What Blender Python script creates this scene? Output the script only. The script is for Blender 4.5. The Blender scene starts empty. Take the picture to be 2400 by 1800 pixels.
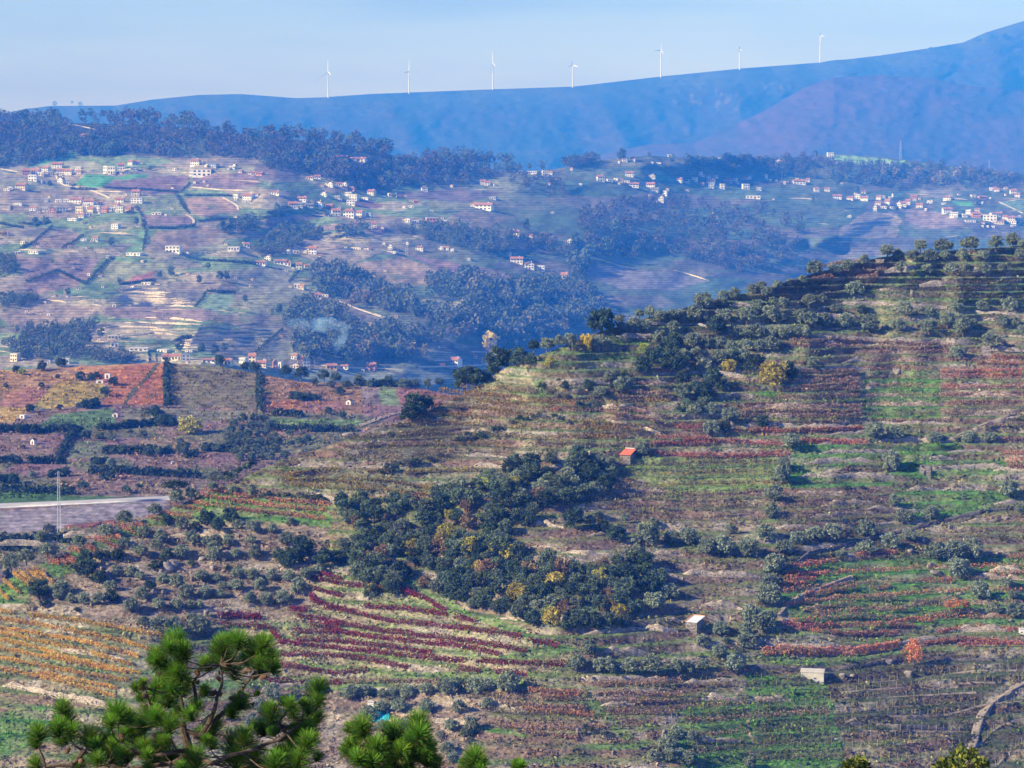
import bpy, math, random
import numpy as np
from mathutils import Vector, Matrix

# ------------------------------------------------------------------ camera, sky, sun, exposure
S = bpy.context.scene
COL = S.collection
KP = 0.000165                      # tangent per photo pixel (2400 x 1800)
PITCH = math.atan(550 * KP)
cam_d = bpy.data.cameras.new('camera')
cam_d.sensor_width = 36.0
cam_d.lens = 18.0 / (1200 * KP)
cam_d.clip_start = 0.5
cam_d.clip_end = 30000
cam = bpy.data.objects.new('camera', cam_d)
COL.objects.link(cam)
cam.rotation_euler = (math.radians(90) - PITCH, 0, 0)
S.camera = cam

SUN_AZ = math.atan2(-0.93, -0.37)   # the sun stands to the left and a little behind the camera
SUN_EL = math.radians(29)
W = bpy.data.worlds.new('World'); S.world = W; W.use_nodes = True
wn = W.node_tree.nodes; wl = W.node_tree.links; wn.clear()
w_out = wn.new('ShaderNodeOutputWorld'); w_bg = wn.new('ShaderNodeBackground')
w_sky = wn.new('ShaderNodeTexSky'); w_sky.sky_type = 'NISHITA'; w_sky.sun_disc = False
w_sky.sun_elevation = SUN_EL; w_sky.sun_rotation = SUN_AZ
w_sky.air_density = 1.2; w_sky.dust_density = 0.1; w_sky.ozone_density = 4.0; w_sky.altitude = 500
w_tint = wn.new('ShaderNodeMixRGB'); w_tint.blend_type = 'MULTIPLY'; w_tint.inputs[0].default_value = 1.0
w_tint.inputs[2].default_value = (0.60, 0.64, 1.24, 1)
w_tc = wn.new('ShaderNodeTexCoord'); w_map = wn.new('ShaderNodeMapping')
w_map.inputs['Scale'].default_value = (3.0, 3.0, 22.0)
w_cn = wn.new('ShaderNodeTexNoise'); w_cn.inputs['Scale'].default_value = 2.2; w_cn.inputs['Detail'].default_value = 5
w_cr = wn.new('ShaderNodeValToRGB')
w_cr.color_ramp.elements[0].position = 0.42; w_cr.color_ramp.elements[0].color = (1, 1, 1, 1)
w_cr.color_ramp.elements[1].position = 0.72; w_cr.color_ramp.elements[1].color = (0.80, 0.82, 0.93, 1)
w_cm = wn.new('ShaderNodeMixRGB'); w_cm.blend_type = 'MULTIPLY'; w_cm.inputs[0].default_value = 1.0
wl.new(w_tc.outputs['Generated'], w_map.inputs['Vector']); wl.new(w_map.outputs[0], w_cn.inputs['Vector'])
wl.new(w_cn.outputs['Fac'], w_cr.inputs[0])
wl.new(w_sky.outputs[0], w_tint.inputs[1]); wl.new(w_tint.outputs[0], w_cm.inputs[1]); wl.new(w_cr.outputs[0], w_cm.inputs[2])
wl.new(w_cm.outputs[0], w_bg.inputs[0]); w_bg.inputs[1].default_value = 0.095
wl.new(w_bg.outputs[0], w_out.inputs[0])

sun_dir = Vector((math.sin(SUN_AZ) * math.cos(SUN_EL), math.cos(SUN_AZ) * math.cos(SUN_EL), math.sin(SUN_EL)))
sl = bpy.data.lights.new('sun', 'SUN'); sl.energy = 5.0; sl.angle = math.radians(0.5); sl.color = (1.0, 0.90, 0.74)
so = bpy.data.objects.new('sun', sl); COL.objects.link(so); so.location = (0, 0, 900)
so.rotation_euler = sun_dir.to_track_quat('Z', 'Y').to_euler()

S.view_settings.view_transform = 'Standard'; S.view_settings.look = 'None'
S.view_settings.gamma = 1.0; S.view_settings.exposure = 0.70
S.cycles.volume_bounces = 1
S.cycles.max_bounces = 6; S.cycles.diffuse_bounces = 2
S.cycles.use_denoising = True

# ------------------------------------------------------------------ helpers
RNG = np.random.default_rng(7)
random.seed(7)
TILES = {k: v for k, v in dict(
    A=(0, 300, .27125), B=(600, 300, .27125), C=(1200, 300, .27125), D=(1800, 300, .27125),
    E=(0, 600, .27125), F=(600, 600, .27125), G=(0, 1000, .36166), H=(800, 1000, .36166), I=(1600, 1000, .36166),
    J=(0, 1400, .36166), K=(800, 1400, .36166), L=(1600, 1400, .36166), M=(1200, 500, .5425), N=(0, 500, .5425),
    O=(0, 0, 1.085), R=(0, 0, .5425), S=(1200, 0, .5425), P=(0, 0, 1.0)).items()}

def poly(txt):
    """'G 10,20 30,40' -> photo-pixel polyline"""
    t = txt.split(); x0, y0, s = TILES[t[0]]
    return [(x0 + float(a.split(',')[0]) * s, y0 + float(a.split(',')[1]) * s) for a in t[1:]]

def polys(txt):
    """';'-separated polylines; a piece without a tile letter keeps the last one"""
    out = []; last = 'P'
    for piece in txt.replace('\n', ' ').split(';'):
        piece = piece.strip()
        if not piece: continue
        if piece[0].isalpha(): last = piece[0]
        else: piece = last + ' ' + piece
        out.append(poly(piece))
    return out

def smooth(a, b, x):
    t = np.clip((x - a) / (b - a), 0, 1); return t * t * (3 - 2 * t)

def hash2(ix, iy, seed=0):
    h = (ix.astype(np.int64) * 374761393 + iy.astype(np.int64) * 668265263 + seed * 974634777) & 0x7fffffff
    h = ((h ^ (h >> 13)) * 1274126177) & 0x7fffffff
    h = ((h ^ (h >> 16)) * 668265263) & 0x7fffffff
    return (h & 0xffff) / 65535.0

def vnoise(x, y, seed=0):
    x = np.asarray(x, float); y = np.asarray(y, float)
    ix = np.floor(x); iy = np.floor(y); fx = x - ix; fy = y - iy
    fx = fx * fx * (3 - 2 * fx); fy = fy * fy * (3 - 2 * fy)
    a = hash2(ix, iy, seed); b = hash2(ix + 1, iy, seed); c = hash2(ix, iy + 1, seed); d = hash2(ix + 1, iy + 1, seed)
    return (a + (b - a) * fx) + ((c + (d - c) * fx) - (a + (b - a) * fx)) * fy - 0.5

def fbm(x, y, seed=0, oct=4):
    r = 0; a = 1.0
    for o in range(oct):
        r = r + a * vnoise(x, y, seed + o * 17); x = x * 2.03; y = y * 2.03; a *= .5
    return r

def inside(u, v, pg):
    u = np.asarray(u); v = np.asarray(v); r = np.zeros(u.shape, bool); n = len(pg)
    for i in range(n):
        x1, y1 = pg[i]; x2, y2 = pg[(i + 1) % n]
        if y1 == y2: continue
        c = ((y1 > v) != (y2 > v)) & (u < (x2 - x1) * (v - y1) / (y2 - y1) + x1)
        r ^= c
    return r

CP, SP = math.cos(PITCH), math.sin(PITCH)
def ray(u, v):
    a = (np.asarray(u, float) - 1200) * KP; b = (900 - np.asarray(v, float)) * KP
    return a, CP + b * SP, -SP + b * CP          # x, y, z of the ray

def at_depth(u, v, Y):
    a, dy, dz = ray(u, v); t = Y / dy
    return np.stack([a * t, np.broadcast_to(Y, np.shape(t)) * 1.0, dz * t], -1)

def interp(pts, u):
    xs = [p[0] for p in pts]; ys = [p[1] for p in pts]; return np.interp(u, xs, ys)

# ------------------------------------------------------------------ the lie of the land
NEAR_SIL = [(x * 1.085, y * 1.085) for x, y in [(-150, 1365), (0, 1262), (60, 1228), (170, 1185), (250, 1150), (370, 1098), (440, 1068), (520, 1035), (600, 998),
    (700, 966), (840, 918), (900, 900), (1000, 852), (1100, 790), (1200, 755), (1280, 722), (1400, 686), (1550, 646), (1640, 627), (1750, 593),
    (1900, 556), (2000, 545), (2212, 530), (2400, 520)]]
MID_SIL = [(-150, 874), (0, 868), (110, 862), (380, 850), (510, 857), (610, 877), (705, 895), (870, 900), (980, 910), (1060, 925), (1150, 930), (1350, 960)]
VIL_SIL = [(-150, 285), (0, 283), (271, 291), (434, 299), (651, 325), (868, 345), (922, 365), (1030, 376), (1172, 400), (1226, 402), (1302, 397), (1411, 375),
    (1519, 364), (1660, 375), (1845, 369), (1953, 360), (2116, 374), (2278, 397), (2400, 413), (2550, 430)]
MTN_SIL = [(x * 1.085, y * 1.085) for x, y in [(-150, 262), (0, 246), (60, 235), (110, 229), (250, 228), (330, 215), (430, 205), (520, 203), (640, 212), (700, 210),
    (800, 203), (880, 200), (1060, 193), (1240, 187), (1430, 165), (1600, 148), (1770, 135), (1900, 120), (2000, 105), (2080, 92), (2130, 70), (2212, 45), (2400, 0)]]
SPUR_SIL = [(x * 1.085, y * 1.085) for x, y in [(1120, 420), (1180, 390), (1250, 352), (1310, 332), (1400, 312), (1500, 308), (1570, 278), (1650, 240), (1700, 210),
    (1750, 184), (1800, 168), (1900, 162), (2000, 168), (2100, 186), (2212, 196), (2400, 205)]]

CTRL = np.array([(0, 1550, 0), (180, 1580, 28), (360, 1625, 52), (520, 1560, 30), (650, 1500, 12), (800, 1510, 22), (1000, 1530, 50), (1300, 1545, 88),
    (1600, 1560, 62), (1900, 1560, 45), (2300, 1560, 14), (100, 1330, 8), (250, 1250, 6), (400, 1190, 2), (600, 1190, 10), (780, 1205, 25),
    (900, 1120, 12), (650, 1110, 0), (1300, 1450, 75), (1200, 1250, 30), (1000, 1330, 30), (1700, 1100, 0), (2300, 1100, -4), (1050, 930, -12), (1350, 960, 18),
    (1500, 800, 0), (2300, 700, -8), (0, 1780, 10), (600, 1780, 30), (1300, 1780, 70), (2000, 1780, 30), (2400, 1780, -10), (1650, 1350, 40), (2100, 1350, 10),
    (2300, 1300, 0), (1500, 1100, 6), (500, 1330, 12), (200, 1420, 60)], float)
def bend(u, v):
    num = 0; den = 1e-6
    for cu, cv, cc in CTRL:
        wgt = np.exp(-((u - cu) ** 2 / (2 * 150. ** 2) + (v - cv) ** 2 / (2 * 110. ** 2))) + 2e-5
        num = num + wgt * cc; den = den + wgt
    return num / den

STEP = 2.2
def near_z(u, v, stair=True):
    u = np.asarray(u, float); v = np.asarray(v, float)
    ve = v - bend(u, v) + 5 * vnoise(u / 190., v / 90., 3) + 2 * vnoise(u / 50., v / 40., 5)
    z = -(600 + 250 * (1800 - ve) / 1240.) * (ve - 350) * KP
    if not stair: return z
    q = z / STEP; f = np.floor(q); r = q - f
    rf = np.interp(ve, [560, 1000, 1345, 1800], [.88, .84, .78, .74])
    zs = STEP * (f + np.minimum(r / rf, 1))
    k = np.clip(1.0 + 1.0 * vnoise(u / 210., v / 90., 9), .55, 1)
    return z + (zs - z) * k
def near(u, v):
    z = near_z(u, v); a, dy, dz = ray(u, v); dz = np.minimum(dz, -0.02)
    t = z / dz
    return np.stack([a * t, dy * t, z], -1)

def mid_Y(u, v):
    t = np.clip((1450 - np.asarray(v, float)) / 600., 0, 1.2)
    return 900 + 560 * t ** 1.35 + 22 * fbm(np.asarray(u) / 300., np.asarray(v) / 120., 21, 3) * t
def mid(u, v): return at_depth(u, v, mid_Y(u, v))

def vil_Y(u, v):
    u = np.asarray(u, float); v = np.asarray(v, float)
    t = (880 - v) / 605.
    s = np.clip((u + (v - 500) * .5 - 600) / 1500., 0, 1)
    Y = 2000 + 1800 * np.maximum(t, 0) ** 1.2 + 700 * np.minimum(t, 0) + s * (800 + 300 * np.clip(t, 0, 1))
    return 1.3 * Y * (1 + .05 * fbm(u / 330., v / 110., 31, 2) + .012 * fbm(u / 80., v / 36., 37, 2))
def vil(u, v): return at_depth(u, v, vil_Y(u, v))

def mtn_Y(u, v):
    u = np.asarray(u, float); v = np.asarray(v, float)
    sil = interp(MTN_SIL, u); t = (470 - v) / (470 - sil)
    gully = vnoise((u - .35 * v) / 120., v / 500., 41) + .5 * vnoise((u - .5 * v) / 50., v / 260., 43)
    return 11000 + 1900 * np.clip(t, -.3, 1.05) + 520 * gully * smooth(1.02, .6, t) + 130 * fbm(u / 60., v / 40., 47, 3) * smooth(1, .8, t)
def mtn(u, v): return at_depth(u, v, mtn_Y(u, v))
def spur_Y(u, v):
    u = np.asarray(u, float); v = np.asarray(v, float)
    sil = interp(SPUR_SIL, u); t = np.clip((480 - v) / (480 - sil), -.3, 1.1)
    return 9100 + 1600 * t + .48 * (u - 1200) * t + 320 * vnoise((u + .5 * v) / 170., v / 300., 51) + 110 * fbm(u / 70., v / 50., 53, 3)
def spur(u, v): return at_depth(u, v, spur_Y(u, v))

# ------------------------------------------------------------------ mesh and object helpers
def np_mesh(name, V, F, mat=None, col=None, smooth_sh=False):
    V = np.asarray(V, np.float32); F = np.asarray(F, np.int32); k = F.shape[1]
    me = bpy.data.meshes.new(name)
    me.vertices.add(len(V)); me.vertices.foreach_set('co', V.ravel())
    me.loops.add(F.size); me.loops.foreach_set('vertex_index', F.ravel())
    me.polygons.add(len(F)); me.polygons.foreach_set('loop_start', np.arange(0, F.size, k, dtype=np.int32))
    if smooth_sh: me.polygons.foreach_set('use_smooth', np.ones(len(F), bool))
    me.update(calc_edges=True)
    if col is not None:
        ca = me.color_attributes.new('col', 'FLOAT_COLOR', 'POINT')
        c4 = np.ones((len(V), 4), np.float32); c4[:, :3] = col; ca.data.foreach_set('color', c4.ravel())
    if mat: me.materials.append(mat)
    return me

def grid_faces(nr, nc):
    i = np.arange((nr - 1) * (nc - 1)); r = i // (nc - 1); c = i % (nc - 1); a = r * nc + c
    return np.stack([a, a + 1, a + nc + 1, a + nc], 1)

class MB:
    """collects simple solids, then links them as one mesh object"""
    def __init__(s): s.v = []; s.f = []
    def add(s, vs, fs):
        o = len(s.v); s.v += [tuple(p) for p in vs]; s.f += [tuple(i + o for i in f) for f in fs]; return s
    def box(s, x0, x1, y0, y1, z0, z1, taper=1.0):
        cx, cy = (x0 + x1) / 2, (y0 + y1) / 2; t = lambda x, c: c + (x - c) * taper
        return s.add([(x0, y0, z0), (x1, y0, z0), (x1, y1, z0), (x0, y1, z0), (t(x0, cx), t(y0, cy), z1), (t(x1, cx), t(y0, cy), z1), (t(x1, cx), t(y1, cy), z1), (t(x0, cx), t(y1, cy), z1)],
                     [(0, 3, 2, 1), (4, 5, 6, 7), (0, 1, 5, 4), (1, 2, 6, 5), (2, 3, 7, 6), (3, 0, 4, 7)])
    def tube(s, pts, rad, n=6):
        pts = [Vector(p) for p in pts]; rr = rad if hasattr(rad, '__len__') else [rad] * len(pts); vs = []; fs = []
        for i, p in enumerate(pts):
            d = (pts[min(i + 1, len(pts) - 1)] - pts[max(i - 1, 0)]).normalized()
            a = d.cross(Vector((0.31, 1, 0.17))).normalized(); b = d.cross(a)
            for k in range(n):
                an = 2 * math.pi * k / n; vs.append(p + (a * math.cos(an) + b * math.sin(an)) * rr[i])
        for i in range(len(pts) - 1):
            for k in range(n):
                k2 = (k + 1) % n; fs.append((i * n + k, i * n + k2, (i + 1) * n + k2, (i + 1) * n + k))
        fs.append(tuple(range(n))[::-1]); fs.append(tuple((len(pts) - 1) * n + k for k in range(n)))
        return s.add(vs, fs)
    def mesh(s, name, mat=None):
        me = bpy.data.meshes.new(name); me.from_pydata(s.v, [], s.f); me.update()
        if mat: me.materials.append(mat)
        return me

def obj(name, data, parent=None, loc=None, scale=None, rz=None):
    o = bpy.data.objects.new(name, data); COL.objects.link(o)
    if parent: o.parent = parent
    if loc is not None: o.location = [float(c) for c in loc]
    if scale is not None: o.scale = scale if hasattr(scale, '__len__') else (scale,) * 3
    if rz is not None: o.rotation_euler = (0, 0, rz)
    return o
def tag(o, label, cat, group=None, kind=None):
    if label: o['label'] = label
    if cat: o['category'] = cat
    if group: o['group'] = group
    if kind: o['kind'] = kind
    return o
def structure(o, kind='structure'):
    o['kind'] = kind; return o

# labels: ordinal from a landmark, so that each one singles out one thing
ONES = 'first second third fourth fifth sixth seventh eighth ninth tenth eleventh twelfth thirteenth fourteenth fifteenth sixteenth seventeenth eighteenth nineteenth'.split()
TENS = {2: 'twent', 3: 'thirt', 4: 'fort', 5: 'fift', 6: 'sixt', 7: 'sevent', 8: 'eight', 9: 'ninet'}
def ordinal(n):
    if n < 20: return ONES[n - 1]
    t, r = divmod(n, 10)
    if t >= 10: return 'hundred and ' + ordinal(n - 100)
    return TENS[t] + ('ieth' if r == 0 else 'y-' + ONES[r - 1])
PENDING = []      # (object, u, v, adjectives, noun, landmark set)
def later_label(o, u, v, adj, noun, marks): PENDING.append((o, u, v, adj, noun, marks))
def settle_labels():
    by = {}
    for o, u, v, adj, noun, marks in PENDING:
        best = min(marks, key=lambda m: ((u - m[0]) / 1.0) ** 2 + (1.5 * (v - m[1])) ** 2)
        dv = v - best[1]; du = u - best[0]
        side = 'uphill of' if dv < -abs(du) * .35 else 'downhill of' if dv > abs(du) * .35 else 'level with'
        by.setdefault((noun, side, best[2]), []).append((du * du + (1.5 * dv) ** 2, len(by), o, adj))
    for (noun, side, lm), items in by.items():
        items.sort(key=lambda t: t[0])
        for i, (_, _, o, adj) in enumerate(items):
            pos = '' if len(items) == 1 else ordinal(i + 1) + ' '
            o['label'] = f"{adj} {noun}, {pos}{side} {lm}" if pos else f"{adj} {noun} {side} {lm}"
            if len(o['label'].split()) > 16: o['label'] = o['label'].replace(' with flat roof', '').replace(' with tiled roof', '').replace(' with gable front', '').replace(' with hipped tile roof', '').replace(' with sloping roof', '')

# ------------------------------------------------------------------ materials
def mat_new(name):
    m = bpy.data.materials.new(name); m.use_nodes = True; n = m.node_tree.nodes
    b = n['Principled BSDF']; b.inputs['Roughness'].default_value = .9
    if 'Specular IOR Level' in b.inputs: b.inputs['Specular IOR Level'].default_value = .15
    return m, n, m.node_tree.links, b
def mat_plain(name, rgb, var=.25, scale=1.0, rough=.85, detail=4, dark=None):
    """a colour broken up by two scales of noise"""
    m, n, l, b = mat_new(name)
    tc = n.new('ShaderNodeTexCoord'); nz = n.new('ShaderNodeTexNoise'); nz.inputs['Scale'].default_value = scale; nz.inputs['Detail'].default_value = detail
    l.new(tc.outputs['Object'], nz.inputs['Vector'])
    cr = n.new('ShaderNodeValToRGB'); d = dark or [c * (1 - var) for c in rgb]
    cr.color_ramp.elements[0].position = .35; cr.color_ramp.elements[0].color = (*d, 1)
    cr.color_ramp.elements[1].position = .68; cr.color_ramp.elements[1].color = (*[min(1, c * (1 + var * .5)) for c in rgb], 1)
    l.new(nz.outputs['Fac'], cr.inputs[0]); l.new(cr.outputs[0], b.inputs['Base Color']); b.inputs['Roughness'].default_value = rough
    return m
def mat_leaf(name, rgb, obj_var=.25, trans=.25, attr=False):
    """foliage: leaf-by-leaf variation from the 'col' attribute, tree-by-tree variation from the object's random number"""
    m, n, l, b = mat_new(name)
    at = n.new('ShaderNodeAttribute'); at.attribute_name = 'col'
    mx = n.new('ShaderNodeMixRGB'); mx.blend_type = 'MULTIPLY'; mx.inputs[0].default_value = 1
    mx.inputs[1].default_value = (*rgb, 1); l.new(at.outputs['Color'], mx.inputs[2])
    oi = n.new('ShaderNodeObjectInfo'); hs = n.new('ShaderNodeHueSaturation')
    mr = n.new('ShaderNodeMapRange'); mr.inputs['To Min'].default_value = 1 - obj_var; mr.inputs['To Max'].default_value = 1 + obj_var
    l.new(oi.outputs['Random'], mr.inputs['Value']); l.new(mr.outputs[0], hs.inputs['Value'])
    mh = n.new('ShaderNodeMapRange'); mh.inputs['To Min'].default_value = .5 - obj_var * .06; mh.inputs['To Max'].default_value = .5 + obj_var * .06
    ml = n.new('ShaderNodeMath'); ml.operation = 'FRACT'; m7 = n.new('ShaderNodeMath'); m7.operation = 'MULTIPLY'; m7.inputs[1].default_value = 7.31
    l.new(oi.outputs['Random'], m7.inputs[0]); l.new(m7.outputs[0], ml.inputs[0]); l.new(ml.outputs[0], mh.inputs['Value']); l.new(mh.outputs[0], hs.inputs['Hue'])
    l.new(mx.outputs[0], hs.inputs['Color']); l.new(hs.outputs[0], b.inputs['Base Color'])
    tr = n.new('ShaderNodeBsdfTranslucent'); l.new(hs.outputs[0], tr.inputs['Color'])
    ms = n.new('ShaderNodeMixShader'); ms.inputs[0].default_value = trans
    l.new(b.outputs[0], ms.inputs[1]); l.new(tr.outputs[0], ms.inputs[2]); l.new(ms.outputs[0], n['Material Output'].inputs['Surface'])
    return m
def mat_ground(name, fine, amp=.45, bump=.3):
    """ground cover: the cover colour of each spot, broken up by fine noise in metres"""
    m, n, l, b = mat_new(name)
    at = n.new('ShaderNodeAttribute'); at.attribute_name = 'col'; tc = n.new('ShaderNodeTexCoord')
    n1 = n.new('ShaderNodeTexNoise'); n1.inputs['Scale'].default_value = fine; n1.inputs['Detail'].default_value = 6; n1.inputs['Roughness'].default_value = .7
    l.new(tc.outputs['Object'], n1.inputs['Vector'])
    mr = n.new('ShaderNodeMapRange'); mr.inputs['From Min'].default_value = .3; mr.inputs['From Max'].default_value = .7
    mr.inputs['To Min'].default_value = 1 - amp; mr.inputs['To Max'].default_value = 1 + amp; l.new(n1.outputs['Fac'], mr.inputs['Value'])
    mx = n.new('ShaderNodeVectorMath'); mx.operation = 'SCALE'; l.new(at.outputs['Color'], mx.inputs[0]); l.new(mr.outputs[0], mx.inputs['Scale'])
    l.new(mx.outputs[0], b.inputs['Base Color']); b.inputs['Roughness'].default_value = 1
    bp = n.new('ShaderNodeBump'); bp.inputs['Strength'].default_value = bump; bp.inputs['Distance'].default_value = 1.0 / fine
    l.new(n1.outputs['Fac'], bp.inputs['Height']); l.new(bp.outputs[0], b.inputs['Normal'])
    return m
def mat_stone(name, c1, c2, scale=1.6):
    m, n, l, b = mat_new(name)
    tc = n.new('ShaderNodeTexCoord'); mp = n.new('ShaderNodeMapping'); mp.inputs['Scale'].default_value = (1, 1, 2.0); l.new(tc.outputs['Object'], mp.inputs[0])
    vo = n.new('ShaderNodeTexVoronoi'); vo.inputs['Scale'].default_value = scale; l.new(mp.outputs[0], vo.inputs['Vector'])
    cr = n.new('ShaderNodeValToRGB'); cr.color_ramp.elements[0].color = (*c1, 1); cr.color_ramp.elements[1].color = (*c2, 1)
    sp = n.new('ShaderNodeSeparateColor'); l.new(vo.outputs['Color'], sp.inputs[0]); l.new(sp.outputs[0], cr.inputs[0])
    v2 = n.new('ShaderNodeTexVoronoi'); v2.feature = 'DISTANCE_TO_EDGE'; v2.inputs['Scale'].default_value = scale; l.new(mp.outputs[0], v2.inputs['Vector'])
    r2 = n.new('ShaderNodeMapRange'); r2.inputs['From Max'].default_value = .1; r2.inputs['To Min'].default_value = .35; l.new(v2.outputs['Distance'], r2.inputs['Value'])
    mx = n.new('ShaderNodeVectorMath'); mx.operation = 'SCALE'; l.new(cr.outputs[0], mx.inputs[0]); l.new(r2.outputs[0], mx.inputs['Scale'])
    l.new(mx.outputs[0], b.inputs['Base Color'])
    bp = n.new('ShaderNodeBump'); bp.inputs['Strength'].default_value = .6; bp.inputs['Distance'].default_value = .2; l.new(r2.outputs[0], bp.inputs['Height']); l.new(bp.outputs[0], b.inputs['Normal'])
    return m
# ------------------------------------------------------------------ ground
def near_phase(u, v, full=False):
    ve = v - bend(u, v) + 5 * vnoise(u / 190., v / 90., 3) + 2 * vnoise(u / 50., v / 40., 5)
    z = -(600 + 250 * (1800 - ve) / 1240.) * (ve - 350) * KP
    q = z / STEP
    if full: return q
    return (q - np.floor(q)) / np.interp(ve, [560, 1000, 1345, 1800], [.88, .84, .78, .74])

COVERS = dict(scrub=((.172, .126, .094), (.110, .165, .055)), green=((.110, .165, .055), (.070, .185, .036)), vine=((.170, .205, .075), (.125, .220, .055)),
    dry=((.250, .222, .150), (.150, .215, .070)), yell=((.165, .165, .105), (.115, .160, .062)), soil=((.172, .118, .094), (.130, .150, .070)),
    grove=((.220, .172, .140), (.220, .185, .140)), dark=((.092, .076, .054), (.066, .092, .042)), lush=((.080, .135, .040), (.075, .190, .036)),
    path=((.290, .250, .190), (.290, .250, .190)), olive=((.165, .145, .100), (.090, .165, .050)), gpath=((.115, .175, .060), (.095, .180, .050)))
NEAR_COVER = [(k, poly(t)) for k, t in [
    ('olive', 'M 900,330 1650,180 2212,150 2212,540 1290,540 900,480'), ('olive', 'M 0,600 330,540 640,540 700,600 600,660 200,700 0,720'),
    ('soil', 'M 960,340 1300,230 1520,240 1450,340 1200,380'), ('soil', 'M 1280,250 1640,190 1640,260 1500,340 1380,330'),
    ('scrub', 'M 1290,545 2000,545 2212,600 2212,860 1500,900 980,900 980,650'),
    ('lush', 'M 425,540 590,550 600,575 430,560'), ('gpath', 'M 90,720 130,715 140,760 190,775 185,790 110,780'), ('lush', 'M 300,610 560,615 560,632 300,630'),
    ('green', 'M 1510,690 1850,690 1860,910 1530,900'), ('green', 'M 1040,770 1130,770 1130,795 1050,800'),
    ('soil', 'N 1560,960 1720,790 1980,750 2212,720 2212,1000 1900,1090 1100,1100 1200,1050'), ('soil', 'H 0,0 1100,0 1500,60 1400,170 800,250 0,280'),
    ('yell', 'H -400,420 -200,300 0,280 1000,280 640,440 0,440'),
    ('vine', 'H 1860,215 2212,190 2212,520 2050,380 1850,330'), ('vine', 'I -100,205 620,190 660,330 590,400 300,430 0,440 -150,380'),
    ('soil', 'H 1260,480 1560,470 1720,370 1870,330 2060,400 2212,520 2212,700 1850,680 1500,600 1260,560'), ('soil', 'I 0,430 300,430 560,400 520,600 400,700 0,640'),
    ('green', 'I 700,110 1310,120 1290,210 760,330 690,330'), ('green', 'I 700,330 1370,320 1360,380 720,400'), ('lush', 'I 1330,130 1560,110 1720,80 1830,150 1700,200 1760,240 1720,320 1480,340 1330,300'),
    ('green', 'I 1640,240 2090,200 2100,300 1640,330'), ('soil', 'I 620,410 1450,420 1400,620 1150,640 620,700'), ('green', 'I 1380,400 2200,420 2150,520 1800,580 1500,660 1400,600'),
    ('dark', 'I 620,700 1150,640 1400,640 1560,720 1300,830 850,860 680,920'), ('soil', 'I 0,840 520,860 500,950 480,1150 380,1290 200,1300 0,1220'),
    ('green', 'I 640,920 900,880 1550,820 2212,800 2212,1300 1700,1300 640,1260'), ('gpath', 'L 420,390 560,360 950,420 1400,350 1420,385 1000,450 700,440'),
    ('dark', 'L 960,440 1440,360 1560,350 2212,400 2212,1150 1060,1150 930,560'), ('soil', 'L 1050,880 1700,880 1800,1106 1060,1106'),  # dark lower right cover: shade over these terraces put into the colour
    ('lush', 'L 30,640 120,620 420,500 930,560 970,700 1020,900 1050,1150 0,1150 -40,760'), ('soil', 'L 0,640 100,620 120,680 0,740'), ('green', 'L 20,680 700,660 820,700 640,880 0,840'),
    ('lush', 'L -40,830 420,860 450,900 -40,880'), ('path', 'L 410,660 430,660 460,1106 440,1106'),
    ('soil', 'L 0,480 420,430 410,640 0,640'), ('soil', 'H 1250,480 1260,600 1850,700 2150,780 2212,930 2212,1382 1780,1382 2000,1120 2100,950 1850,800 1300,800 1010,740'),
    ('dry', 'J 1400,60 1800,-60 2212,-120 2212,560 1650,580 1700,400 1800,330 1500,200'), ('dry', 'K -20,-200 340,-80 700,60 1400,320 1520,340 1460,470 1200,520 900,500 0,520'),
    ('gpath', 'K -900,545 0,575 450,485 750,480 1150,505 1210,570 900,545 480,545 0,610 -900,590'), ('gpath', 'H 400,985 500,1010 800,1180 1100,1280 1400,1420 1500,1450 1380,1455 1000,1300 700,1180 480,1080'),
    ('gpath', 'K 1180,340 1500,300 1520,350 1300,390 1050,410 1020,385'),
    ('soil', 'K 900,620 1560,580 1800,760 2000,940 1900,1000 900,1060 830,900'), ('gpath', 'K 1560,620 1640,620 1760,790 1920,905 2010,935 1960,985 1530,985 1530,950 1850,940 1700,800 1590,700'),
    ('lush', 'K 880,850 1000,850 1220,895 1200,915 1000,885'), ('soil', 'K 1640,560 2212,540 2212,780 1760,780'),
    ('grove', 'K 0,620 1100,620 1000,720 880,830 830,1000 600,1106 0,1106'), ('grove', 'J 1620,600 2212,600 2212,1106 1500,1106'),
    ('yell', 'J -60,-30 100,90 400,110 1000,230 1120,260 1000,400 930,520 800,700 300,570 -60,520'), ('scrub', 'J -60,540 300,590 760,680 1100,600 1200,1106 -60,1106'), ('green', 'J -60,760 300,700 340,900 100,1000 -60,1106'),
    ('grove', 'G 180,1130 500,1000 400,1060 480,880 620,800 900,650 1200,560 1600,560 2000,640 2130,660 2060,820 2060,950 2000,1050 2000,1180 1800,1250 1400,1290 1300,1382 900,1330 560,1250 200,1180'),
    ('green', 'G 270,870 400,760 640,640 900,560 1000,540 1180,470 1320,410 1500,440 1700,470 2140,510 2150,650 1900,630 1560,620 1250,620 1000,640 780,760 620,800 480,900 460,960 380,970 270,900'),
    ('lush', 'G 270,880 350,900 490,930 470,960 350,960 280,910'), ('green', 'G -100,980 60,960 230,1010 190,1090 150,1150 -100,1160'),
    ('path', 'I 600,1220 700,1130 880,1040 1100,970 1090,990 900,1060 740,1140 660,1200 760,1260 700,1270'), ('path', 'M 1860,985 1980,940 2100,890 2212,858 2212,872 2090,910 1960,965 1890,985'),
]]

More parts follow.
